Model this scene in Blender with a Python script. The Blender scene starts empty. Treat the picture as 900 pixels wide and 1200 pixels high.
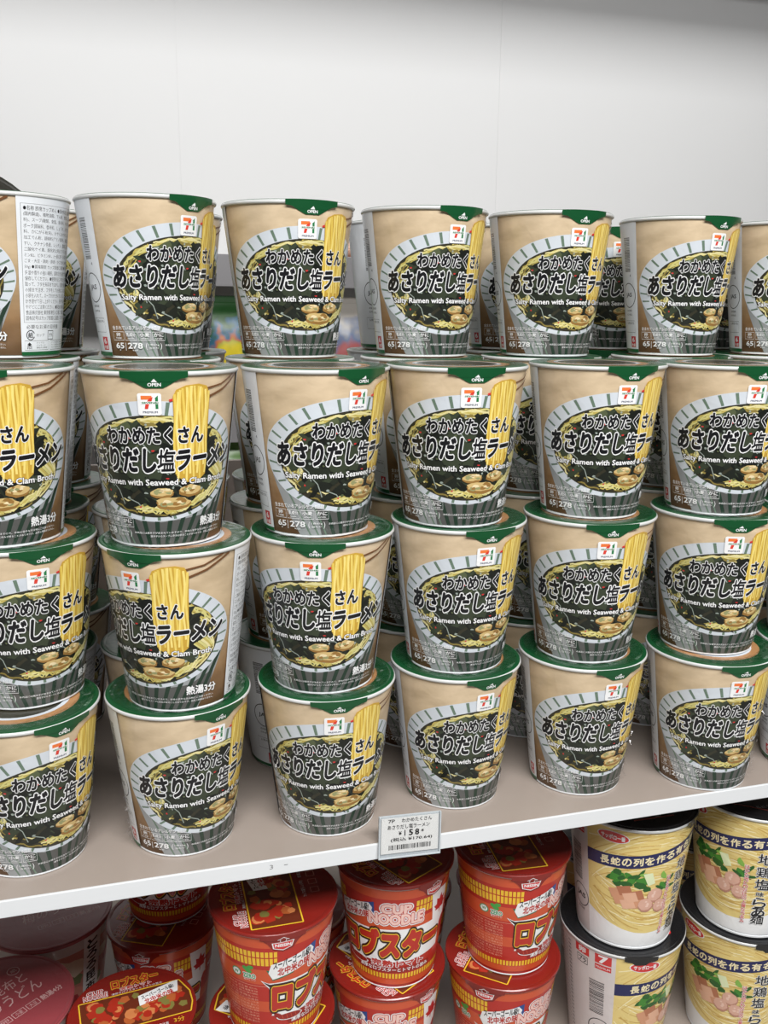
import bpy, bmesh, math, random
from mathutils import Vector, Matrix
from mathutils.geometry import tessellate_polygon

# ------------------------------------------------------------------ camera, world, lights, exposure
S = bpy.context.scene
COL = S.collection
R = math.radians

cam_d = bpy.data.cameras.new('camera')
cam_d.sensor_fit = 'VERTICAL'
cam_d.sensor_height = 24.0
cam_d.lens = 24.0 * 1080.76 / 1200.0
cam_d.clip_start = 0.02
cam = bpy.data.objects.new('camera', cam_d)
COL.objects.link(cam)
cr, cu_, cf = Vector((0.96176, -0.27374, 0.00958)), Vector((0.05082, 0.21269, 0.9758)), Vector((0.26915, 0.93799, -0.21847))
cam.matrix_world = Matrix(((cr.x, cu_.x, -cf.x, 0.0), (cr.y, cu_.y, -cf.y, 0.0), (cr.z, cu_.z, -cf.z, 0.35622), (0, 0, 0, 1)))
S.camera = cam

S.view_settings.view_transform = 'Standard'
S.view_settings.look = 'None'
S.view_settings.gamma = 1.0
S.view_settings.use_curve_mapping = False
S.view_settings.exposure = -0.1

world = bpy.data.worlds.new('store_air')
S.world = world
world.use_nodes = True
world.node_tree.nodes['Background'].inputs[0].default_value = (0.93, 0.96, 1.0, 1)
world.node_tree.nodes['Background'].inputs[1].default_value = 0.09


def area(name, loc, rot, sx, sy, power, col=(1, 0.998, 0.99)):
    d = bpy.data.lights.new(name, 'AREA')
    d.shape = 'RECTANGLE'
    d.size, d.size_y, d.energy, d.color = sx, sy, power, col
    o = bpy.data.objects.new(name, d)
    o.location = loc
    o.rotation_euler = rot
    COL.objects.link(o)
    return o


area('overhead_light', (0.15, -0.72, 1.50), (R(12), 0, 0), 1.7, 0.5, 80)
area('overhead_light', (0.4, 1.38, 1.50), (R(42), 0, 0), 3.6, 0.30, 21)  # added wall washer, tilted to brighten the back wall only

# ------------------------------------------------------------------ helpers


def lin(c):
    return tuple(((x / 255) / 12.92 if x / 255 <= 0.04045 else ((x / 255 + 0.055) / 1.055) ** 2.4) for x in c) + (1.0,)


def new_mat(name, col, rough=0.5, metal=0.0, spec=0.5):
    m = bpy.data.materials.new(name)
    m.use_nodes = True
    b = m.node_tree.nodes['Principled BSDF']
    b.inputs['Base Color'].default_value = lin(col)
    b.inputs['Roughness'].default_value = rough
    b.inputs['Metallic'].default_value = metal
    b.inputs['Specular IOR Level'].default_value = spec
    return m


def vary(m, c1, c2, scale=40.0, detail=4.0, stretch=(1, 1, 1), lo=0.35, hi=0.65):
    """two-tone noise in the base colour"""
    nt = m.node_tree
    b = nt.nodes['Principled BSDF']
    tc = nt.nodes.new('ShaderNodeTexCoord')
    mp = nt.nodes.new('ShaderNodeMapping')
    mp.inputs['Scale'].default_value = stretch
    n = nt.nodes.new('ShaderNodeTexNoise')
    n.inputs['Scale'].default_value = scale
    n.inputs['Detail'].default_value = detail
    r = nt.nodes.new('ShaderNodeValToRGB')
    r.color_ramp.elements[0].color = lin(c1)
    r.color_ramp.elements[1].color = lin(c2)
    r.color_ramp.elements[0].position = lo
    r.color_ramp.elements[1].position = hi
    nt.links.new(tc.outputs['Object'], mp.inputs[0])
    nt.links.new(mp.outputs[0], n.inputs['Vector'])
    nt.links.new(n.outputs[0], r.inputs[0])
    nt.links.new(r.outputs[0], b.inputs['Base Color'])
    return m


def crumple(m, strength=0.25, scale=55.0, dist=0.002):
    """the fine creases of tight shrink wrap, different on every copy"""
    nt = m.node_tree
    b = nt.nodes['Principled BSDF']
    tc = nt.nodes.new('ShaderNodeTexCoord')
    oi = nt.nodes.new('ShaderNodeObjectInfo')
    n = nt.nodes.new('ShaderNodeTexNoise')
    n.noise_dimensions = '4D'
    n.inputs['Scale'].default_value = scale
    n.inputs['Detail'].default_value = 2.0
    n.inputs['Distortion'].default_value = 1.2
    mu = nt.nodes.new('ShaderNodeMath')
    mu.operation = 'MULTIPLY'
    mu.inputs[1].default_value = 37.0
    bp = nt.nodes.new('ShaderNodeBump')
    bp.inputs['Strength'].default_value = strength
    bp.inputs['Distance'].default_value = dist
    nt.links.new(oi.outputs['Random'], mu.inputs[0])
    nt.links.new(mu.outputs[0], n.inputs['W'])
    nt.links.new(tc.outputs['Object'], n.inputs['Vector'])
    nt.links.new(n.outputs[0], bp.inputs['Height'])
    nt.links.new(bp.outputs[0], b.inputs['Normal'])
    return m


MATS = {}


def ink(name, col, rough=0.38):
    """flat printing ink under shrink wrap"""
    if name not in MATS:
        m = new_mat(name, col, rough, spec=0.35)
        m.node_tree.nodes['Principled BSDF'].inputs['Coat Weight'].default_value = 0.45
        m.node_tree.nodes['Principled BSDF'].inputs['Coat Roughness'].default_value = 0.16
        crumple(m)
        MATS[name] = m
    return MATS[name]


def tag(o, label=None, cat=None, group=None, kind=None):
    if label:
        o['label'] = label
    if cat:
        o['category'] = cat
    if group:
        o['group'] = group
    if kind:
        o['kind'] = kind
    return o


def link(name, me, parent=None, mats=None):
    o = bpy.data.objects.new(name, me)
    COL.objects.link(o)
    if parent:
        o.parent = parent
    for m in mats or []:
        me.materials.append(m)
    return o


def empty(name, loc, rz=0.0):
    o = bpy.data.objects.new(name, None)
    o.empty_display_size = 0.02
    o.location = loc
    o.rotation_euler = (0, 0, rz)
    COL.objects.link(o)
    return o


def bm_box(bm, x0, x1, y0, y1, z0, z1, mi=0, bevel=0.0):
    r = bmesh.ops.create_cube(bm, size=1.0)
    vs = r['verts']
    for v in vs:
        v.co = Vector((x0 + (v.co.x + 0.5) * (x1 - x0), y0 + (v.co.y + 0.5) * (y1 - y0), z0 + (v.co.z + 0.5) * (z1 - z0)))
    es = set()
    for v in vs:
        for f in v.link_faces:
            f.material_index = mi
        es.update(v.link_edges)
    if bevel > 0:
        bmesh.ops.bevel(bm, geom=list(es), offset=bevel, segments=2, affect='EDGES', profile=0.5)


def bm_done(bm, name, parent=None, mats=None, smooth=False):
    bmesh.ops.recalc_face_normals(bm, faces=bm.faces)
    me = bpy.data.meshes.new(name)
    bm.to_mesh(me)
    bm.free()
    if smooth:
        for p in me.polygons:
            p.use_smooth = True
    return link(name, me, parent, mats)


def box(name, b, m, parent=None, bevel=0.0):
    bm = bmesh.new()
    bm_box(bm, *b, bevel=bevel)
    return bm_done(bm, name, parent, [m])


# ------------------------------------------------------------------ lettering: glyph outlines as triangles
_tc = bpy.data.curves.new('lettering', 'FONT')
_tc.resolution_u = 2
_to = bpy.data.objects.new('lettering', _tc)
COL.objects.link(_to)
_cache = {}


def glyphs(text, res=2):
    """triangles [(x,y)*3] of a line of text, and its bounds"""
    k = (text, res)
    if k in _cache:
        return _cache[k]
    _tc.body = text
    _tc.resolution_u = res
    bpy.context.view_layer.update()
    dg = bpy.context.evaluated_depsgraph_get()
    me = bpy.data.meshes.new_from_object(_to.evaluated_get(dg))
    vs = [(v.co.x, v.co.y) for v in me.vertices]
    tris = []
    for p in me.polygons:
        q = list(p.vertices)
        for i in range(1, len(q) - 1):
            tris.append((vs[q[0]], vs[q[i]], vs[q[i + 1]]))
    bpy.data.meshes.remove(me)
    xs = [v[0] for v in vs] or [0, 1]
    ys = [v[1] for v in vs] or [0, 1]
    _cache[k] = (tris, (min(xs), max(xs), min(ys), max(ys)))
    return _cache[k]


class Print:
    """flat artwork in (degrees, v) that is cut along the facets of a cup and wrapped on it"""

    def __init__(self, seg=4.0):
        self.seg = seg
        self.tris = []      # (three points, material, layer)
        self.mats = []
        self.seq = 0

    def up(self, layer):
        """every piece lies a hair above the one printed before it"""
        self.seq = (self.seq + 1) % 50
        return layer + self.seq * 0.018

    def mi(self, m):
        if m not in self.mats:
            self.mats.append(m)
        return self.mats.index(m)

    def poly(self, pts, m, layer):
        k = self.mi(m)
        layer = self.up(layer)
        for t in tessellate_polygon([[Vector((p[0] / 142.0, p[1], 0)) for p in pts]]):
            self.tris.append((tuple(pts[i] if isinstance(i, int) else i for i in t), k, layer))

    def rect(self, d0, d1, v0, v1, m, layer):
        self.poly([(d0, v0), (d1, v0), (d1, v1), (d0, v1)], m, layer)

    def round_rect(self, d0, d1, v0, v1, r, m, layer):
        pts = []
        rd = r * 142
        for cx, cy, a0 in ((d1 - rd, v0 + r, -90), (d1 - rd, v1 - r, 0), (d0 + rd, v1 - r, 90), (d0 + rd, v0 + r, 180)):
            for i in range(5):
                a = R(a0 + i * 22.5)
                pts.append((cx + rd * math.cos(a), cy + r * math.sin(a)))
        self.poly(pts, m, layer)

    def ellipse(self, d, v, rd, rv, m, layer, n=28, rot=0.0, wob=0.0, rnd=None):
        pts = []
        for i in range(n):
            a = 2 * math.pi * i / n
            k = 1 + (rnd.uniform(-wob, wob) if rnd else 0)
            x, y = rd / 142 * math.cos(a) * k, rv * math.sin(a) * k
            x, y = x * math.cos(rot) - y * math.sin(rot), x * math.sin(rot) + y * math.cos(rot)
            pts.append((d + x * 142, v + y))
        self.poly(pts, m, layer)

    def stroke(self, pts, w, m, layer, closed=False):
        """a line of even width w (in v units)"""
        q = [(p[0] / 142, p[1]) for p in pts]
        if closed:
            q.append(q[0])
        k = self.mi(m)
        layer = self.up(layer)
        L_, R_ = [], []
        for i, p in enumerate(q):
            a = q[max(i - 1, 0)]
            b = q[min(i + 1, len(q) - 1)]
            if closed and i in (0, len(q) - 1):
                a, b = q[-2], q[1]
            dx, dy = b[0] - a[0], b[1] - a[1]
            l = math.hypot(dx, dy) or 1e-9
            nx, ny = -dy / l * w / 2, dx / l * w / 2
            L_.append(((p[0] + nx) * 142, p[1] + ny))
            R_.append(((p[0] - nx) * 142, p[1] - ny))
        for i in range(len(q) - 1):
            self.tris.append(((L_[i], L_[i + 1], R_[i + 1]), k, layer))
            self.tris.append(((L_[i], R_[i + 1], R_[i]), k, layer))

    def arc(self, d, v, rd, rv, a0, a1, w, m, layer, n=24):
        self.stroke([(d + rd * math.cos(R(a0 + (a1 - a0) * i / n)), v + rv * math.sin(R(a0 + (a1 - a0) * i / n))) for i in range(n + 1)], w, m, layer)

    def text(self, s, d0, d1, v0, v1, m, layer, bold=0.0, outline=None, ow=0.07, res=2, shear=0.0, slope=0.0, keep=False):
        """a line of text filling the box; v0 top, v1 bottom; outline = material of a wide halo below it"""
        tris, (x0, x1, y0, y1) = glyphs(s, res)
        if keep:                         # full line height, not the ink's own bounds
            y0, y1 = -0.12, 0.82
        sx, sy = (d1 - d0) / max(x1 - x0, 1e-6), (v1 - v0) / max(y1 - y0, 1e-6)

        def put(k, lay, ox, oy):
            lay = self.up(lay)
            for t in tris:
                q = []
                for x, y in t:
                    xx = x + ox + shear * (y - y0)
                    d = d0 + (xx - x0) * sx
                    q.append((d, v1 - (y + oy - y0) * sy + slope * (d - d0)))
                self.tris.append((tuple(q), k, lay))
        if outline is not None:
            k = self.mi(outline)
            no = 12 if ow < .12 else 20
            for i in range(no):
                a = i * 2 * math.pi / no
                put(k, layer, ow * math.cos(a), ow * math.sin(a))
            layer += 1.2
        k = self.mi(m)
        if bold > 0:
            nb = 6 if bold < .06 else 16
            for i in range(nb):
                a = i * 2 * math.pi / nb + 0.3
                put(k, layer, bold * math.cos(a), bold * math.sin(a))
        put(k, layer, 0, 0)

    def split_v(self, h):
        """cut every piece along lines of even height so that it can bend over a rim"""
        out = []
        for t, k, lay in self.tris:
            lo, hi = min(p[1] for p in t), max(p[1] for p in t)
            i = math.floor(lo / h + 1e-7)
            while i * h < hi - 1e-9:
                q = list(t)
                for lim, less in ((i * h, False), ((i + 1) * h, True)):
                    o = []
                    for j in range(len(q)):
                        a, b = q[j], q[(j + 1) % len(q)]
                        ia = (a[1] <= lim + 1e-12) if less else (a[1] >= lim - 1e-12)
                        ib = (b[1] <= lim + 1e-12) if less else (b[1] >= lim - 1e-12)
                        if ia:
                            o.append(a)
                        if ia != ib and a[1] != b[1]:
                            f = (lim - a[1]) / (b[1] - a[1])
                            o.append((a[0] + f * (b[0] - a[0]), lim))
                    q = o
                    if len(q) < 3:
                        break
                for j in range(1, len(q) - 1):
                    out.append(((q[0], q[j], q[j + 1]), k, lay))
                i += 1
        self.tris = out

    def wrap(self, place, bm_data, step=0.00004):
        """cut into facets and add to (verts, faces, mats, normals) with place(deg, v, off) -> (co, normal)"""
        verts, faces, fm, nor = bm_data
        seg = self.seg

        def cut(poly, d, keep_less):
            out = []
            for i in range(len(poly)):
                a, b = poly[i], poly[(i + 1) % len(poly)]
                ia = (a[0] <= d) if keep_less else (a[0] >= d)
                ib = (b[0] <= d) if keep_less else (b[0] >= d)
                if ia:
                    out.append(a)
                if ia != ib:
                    t = (d - a[0]) / (b[0] - a[0])
                    out.append((d, a[1] + t * (b[1] - a[1])))
            return out
        for t, k, lay in self.tris:
            lo = min(p[0] for p in t)
            hi = max(p[0] for p in t)
            i0, i1 = math.floor(lo / seg + 1e-7), math.ceil(hi / seg - 1e-7)
            for i in range(i0, max(i1, i0 + 1)):
                q = list(t)
                if lo < i * seg:
                    q = cut(q, i * seg, False)
                if hi > (i + 1) * seg and len(q) > 2:
                    q = cut(q, (i + 1) * seg, True)
                if len(q) < 3:
                    continue
                ar = sum(q[j][0] * q[(j + 1) % len(q)][1] - q[(j + 1) % len(q)][0] * q[j][1] for j in range(len(q)))
                if abs(ar) < 1e-6:
                    continue
                if ar > 0:
                    q.reverse()
                n0 = len(verts)
                for d, v in q:
                    c, nn = place(d, v, (lay + 1) * step, i * seg, seg)
                    verts.append(c)
                    nor.append(nn)
                faces.append(tuple(range(n0, n0 + len(q))))
                fm.append(k)


def facet_placer(rb, rt, zb, zt, seg=4.0):
    """(deg, v) -> point on the facet of a cone frustum (v 0 at zt, 1 at zb) and the round normal"""
    tilt = math.atan2(rt - rb, zt - zb)

    def place(d, v, off, d0, sg):
        z = zt + (zb - zt) * v
        r = rb + (rt - rb) * (z - zb) / (zt - zb) + off
        a, b = R(d0), R(d0 + sg)
        f = (d - d0) / sg
        x = r * (math.sin(a) * (1 - f) + math.sin(b) * f)
        y = -r * (math.cos(a) * (1 - f) + math.cos(b) * f)
        dd = R(d)
        return (x, y, z), (math.sin(dd) * math.cos(tilt), -math.cos(dd) * math.cos(tilt), -math.sin(tilt))
    return place


def flat_placer(z, rx=0.001, turn=0.0):
    """artwork on a lid: (deg, v) used as millimetres x, y (y away from the tab)"""
    def place(d, v, off, d0, sg):
        return (d * 0.001, v * 0.001, z + off), (0, 0, 1)
    return place


def data_mesh(name, dat, mats):
    verts, faces, fm, nor = dat
    me = bpy.data.meshes.new(name)
    me.from_pydata(verts, [], faces)
    for m in mats:
        me.materials.append(m)
    me.polygons.foreach_set('material_index', fm)
    for p in me.polygons:
        p.use_smooth = True
    me.normals_split_custom_set_from_vertices(nor)
    return me


def lathe_into(dat, prof, fm_of, seg=4.0, flip=False):
    """rings of (r, z) turned into facets; fm_of(row, deg) gives the material"""
    verts, faces, fm, nor = dat
    n = int(round(360 / seg))
    for i in range(len(prof) - 1):
        (r0, z0), (r1, z1) = prof[i], prof[i + 1]
        dr, dz = r1 - r0, z1 - z0
        l = math.hypot(dr, dz) or 1e-9
        nr, nz = dz / l, -dr / l
        for k in range(n):
            q, nn = [], []
            for (r, z, kk) in ((r0, z0, k), (r0, z0, k + 1), (r1, z1, k + 1), (r1, z1, k)):
                a = R(kk * seg)
                q.append((r * math.sin(a), -r * math.cos(a), z))
                nn.append((nr * math.sin(a), -nr * math.cos(a), nz))
            n0 = len(verts)
            verts += q
            nor += nn
            faces.append((n0, n0 + 1, n0 + 2, n0 + 3))
            fm.append(fm_of(i, (k + 0.5) * seg))


def round_lathe(name, prof, mats, row_mat=None, seg=4.0):
    dat = ([], [], [], [])
    lathe_into(dat, prof, (lambda i, d: row_mat[i]) if row_mat else (lambda i, d: 0), seg)
    verts, faces, fm, nor = dat
    me = bpy.data.meshes.new(name)
    bm = bmesh.new()
    vs = [bm.verts.new(v) for v in verts]
    for f, k in zip(faces, fm):
        try:
            bf = bm.faces.new([vs[i] for i in f])
            bf.material_index = k
            bf.smooth = True
        except ValueError:
            pass
    bmesh.ops.remove_doubles(bm, verts=bm.verts, dist=1e-6)
    bmesh.ops.dissolve_degenerate(bm, dist=1e-7, edges=bm.edges)
    bmesh.ops.recalc_face_normals(bm, faces=bm.faces)
    bm.to_mesh(me)
    bm.free()
    for m in mats:
        me.materials.append(m)
    return me


def bead(r, z, w, h, n=10):
    """profile of a rolled rim, open on the inside"""
    return [(r - w * 0.5 + w * 0.5 * math.cos(a) , z + h * 0.5 * math.sin(a)) for a in [2 * math.pi * i / n for i in range(n + 1)]]


# clear wrap used for the loose fins of film
film_m = bpy.data.materials.new('clear_film')
film_m.use_nodes = True
_nt = film_m.node_tree
_nt.nodes.clear()
_o = _nt.nodes.new('ShaderNodeOutputMaterial')
_mx = _nt.nodes.new('ShaderNodeMixShader')
_tr = _nt.nodes.new('ShaderNodeBsdfTransparent')
_gl = _nt.nodes.new('ShaderNodeBsdfGlossy')
_fr = _nt.nodes.new('ShaderNodeLayerWeight')
_fr.inputs['Blend'].default_value = 0.3
_ad = _nt.nodes.new('ShaderNodeMath')
_ad.operation = 'MULTIPLY_ADD'
_ad.inputs[1].default_value = 0.4
_ad.inputs[2].default_value = 0.06
_gl.inputs['Roughness'].default_value = 0.13
_nt.links.new(_fr.outputs['Facing'], _ad.inputs[0])
_nt.links.new(_ad.outputs[0], _mx.inputs[0])
_nt.links.new(_tr.outputs[0], _mx.inputs[1])
_nt.links.new(_gl.outputs[0], _mx.inputs[2])
_nt.links.new(_mx.outputs[0], _o.inputs[0])

# ------------------------------------------------------------------ the setting
white_panel = new_mat('white_laminate', (232, 232, 232), 0.6)
wall_y = 2.25
# back wall of three laminate panels with fine joints
bm = bmesh.new()
for x0, x1 in ((-1.6, -0.6772), (-0.6768, 0.1583), (0.1587, 0.9273), (0.9277, 1.7618), (1.7622, 3.2)):
    bm_box(bm, x0, x1, wall_y, wall_y + 0.02, -0.95, 1.6)
bm_box(bm, -1.6, 3.2, wall_y + 0.0008, wall_y + 0.03, -0.95, 1.6)
wb = bm_done(bm, 'wall_back', None, [white_panel])
tag(wb, kind='structure')
ceil = box('ceiling', (-1.6, 3.2, -1.4, wall_y + 0.03, 1.6, 1.65), new_mat('ceiling_white', (225, 225, 222), 0.8))
tag(ceil, kind='structure')
floor_m = vary(new_mat('floor_vinyl', (170, 165, 158), 0.4), (160, 156, 150), (178, 173, 166), 6)
fl = box('floor', (-1.6, 3.2, -1.4, wall_y + 0.03, -1.0, -0.95), floor_m)
tag(fl, kind='structure')
canopy = box('trim_1', (-1.6, 3.2, wall_y - 0.30, wall_y, 1.17, 1.21), new_mat('canopy_grey', (170, 170, 170), 0.6), bevel=0.002)
tag(canopy, kind='structure')

# ------------------------------------------------------------------ shelves carrying the cups
deck_m = vary(new_mat('taupe_shelf_paint', (158, 146, 137), 0.26), (155, 143, 134), (161, 149, 140), 9)
lip_m = new_mat('white_shelf_lip', (218, 220, 222), 0.35)
steel_m = new_mat('grey_upright_steel', (120, 120, 120), 0.45, 0.3)

FY = 0.5399
up = empty('store_shelf', (0.3, FY, 0))
tag(up, 'taupe metal shelf with white front lip carrying the green-lidded ramen cups', 'shelf')


def under(parent, o):
    o.parent = parent
    o.matrix_parent_inverse = Matrix.Translation(-parent.location)
    return o


under(up, box('deck', (-0.9, 1.6, FY + 0.0012, 0.98, -0.011, 0.0), deck_m))
lip = under(up, box('front_lip', (-0.9, 1.6, FY - 0.0008, FY + 0.0012, -0.0112, 0.0002), lip_m, bevel=0.0004))
bp_ = box('gap_shade_panel', (-0.9, 1.6, 0.968, 0.976, 0.0002, 0.195), deck_m)  # added panel, blocks light from the rear so the gaps go darker
tag(bp_, 'added taupe panel behind the ramen stacks that keeps light out of the gaps', 'panel')
for bx in (-0.5, 0.72, 1.5):
    bm = bmesh.new()
    vs = [bm.verts.new(c) for c in ((bx, 0.60, -0.011), (bx, 0.98, -0.011), (bx, 0.98, -0.055), (bx, 0.62, -0.018))]
    f = bm.faces.new(vs)
    ex = bmesh.ops.extrude_face_region(bm, geom=[f])
    for v in [e for e in ex['geom'] if isinstance(e, bmesh.types.BMVert)]:
        v.co.x += 0.003
    under(up, bm_done(bm, 'bracket', None, [steel_m]))

LZ = -0.2762
lo = empty('store_shelf', (0.3, 0.56, LZ))
tag(lo, 'lower taupe metal shelf under the red and white noodle cups', 'shelf')
under(lo, box('deck', (-0.9, 1.6, 0.5532, 1.02, LZ - 0.03, LZ), deck_m))
under(lo, box('front_lip', (-0.9, 1.6, 0.551, 0.5532, LZ - 0.0302, LZ + 0.0002), lip_m, bevel=0.0004))
und = empty('shelf_frame', (0.3, 1.0, -0.95))
tag(und, 'grey steel upright frame behind the stacked noodle cups', 'shelf frame')
for bx in (-0.5, 0.72, 1.5):
    under(und, box('upright', (bx - 0.012, bx + 0.015, 0.98 if bx > 9 else 0.9801, 1.0199, LZ + 0.0001, 0.05), steel_m))
under(und, box('base_plinth', (-0.9, 1.6, 0.60, 1.02, -0.95, LZ - 0.0301), steel_m))

# little printed marks on the white lip
mk = Print()
mk.text('3', 0, 2.2, 0, 3.2, ink('mark_grey', (120, 120, 120)), 0)
mk.rect(9.5, 12, 1.2, 1.7, MATS['mark_grey'], 0)
dat = ([], [], [], [])
mk.seg = 1000
mk.wrap(lambda d, v, off, d0, sg: ((0.079 + d * 0.001, FY - 0.00085 - off, -0.003 - v * 0.001), (0, -1, 0)), dat)
under(up, link('printed_mark', data_mesh('printed_mark', dat, mk.mats)))

# ------------------------------------------------------------------ wakame ramen cup
H, RT, RB = 0.106, 0.0462, 0.0336
PITCH = 0.10635
RIM = 0.0479
rnd = random.Random(11)

beige = new_mat('print_birch_paper', (214, 186, 150), 0.4, spec=0.35)
_b = beige.node_tree
_bp = _b.nodes['Principled BSDF']
_bp.inputs['Coat Weight'].default_value = 0.45
_bp.inputs['Coat Roughness'].default_value = 0.16
crumple(beige)
_tc1 = _b.nodes.new('ShaderNodeTexCoord')
_sp = _b.nodes.new('ShaderNodeSeparateXYZ')
_mr = _b.nodes.new('ShaderNodeMapRange')
_mr.inputs[1].default_value = 0.0
_mr.inputs[2].default_value = H
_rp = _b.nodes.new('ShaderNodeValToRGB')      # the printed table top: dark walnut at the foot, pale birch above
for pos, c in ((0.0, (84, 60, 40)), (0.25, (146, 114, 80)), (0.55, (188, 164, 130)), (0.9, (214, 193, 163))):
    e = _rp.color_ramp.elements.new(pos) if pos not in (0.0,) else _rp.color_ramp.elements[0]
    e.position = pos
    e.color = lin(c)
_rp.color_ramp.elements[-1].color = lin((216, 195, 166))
_nz = _b.nodes.new('ShaderNodeTexNoise')
_nz.inputs['Scale'].default_value = 60
_nz.inputs['Detail'].default_value = 5
_mp = _b.nodes.new('ShaderNodeMapping')
_mp.inputs['Scale'].default_value = (0.5, 0.5, 1.3)
_hs = _b.nodes.new('ShaderNodeMixRGB')
_hs.blend_type = 'MULTIPLY'
_hs.inputs[0].default_value = 1.0
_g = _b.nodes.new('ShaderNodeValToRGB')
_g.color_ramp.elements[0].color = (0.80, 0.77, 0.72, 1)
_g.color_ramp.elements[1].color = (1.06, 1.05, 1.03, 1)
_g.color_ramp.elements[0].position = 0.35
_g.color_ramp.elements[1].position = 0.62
_b.links.new(_tc1.outputs['Object'], _sp.inputs[0])
_b.links.new(_sp.outputs['Z'], _mr.inputs[0])
_b.links.new(_mr.outputs[0], _rp.inputs[0])
_b.links.new(_tc1.outputs['Object'], _mp.inputs[0])
_b.links.new(_mp.outputs[0], _nz.inputs['Vector'])
_b.links.new(_nz.outputs[0], _g.inputs[0])
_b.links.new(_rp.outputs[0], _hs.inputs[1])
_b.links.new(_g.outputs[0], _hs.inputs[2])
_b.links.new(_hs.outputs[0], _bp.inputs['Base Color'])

paper_w = ink('paper_white', (232, 234, 236))
panel_w = ink('panel_white', (226, 229, 233))
k_black = ink('ink_black', (22, 22, 26))
k_white = ink('ink_white', (238, 238, 238))
k_green = ink('ink_green', (24, 92, 50))
k_red = ink('ink_red', (204, 52, 52))
k_soup = ink('ink_soup', (52, 50, 38))
rim_m = new_mat('rim_white_paper', (205, 206, 205), 0.35)
rim_m.node_tree.nodes['Principled BSDF'].inputs['Coat Weight'].default_value = 0.5
lid_green = ink('lid_green', (18, 78, 42), 0.3)


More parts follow.
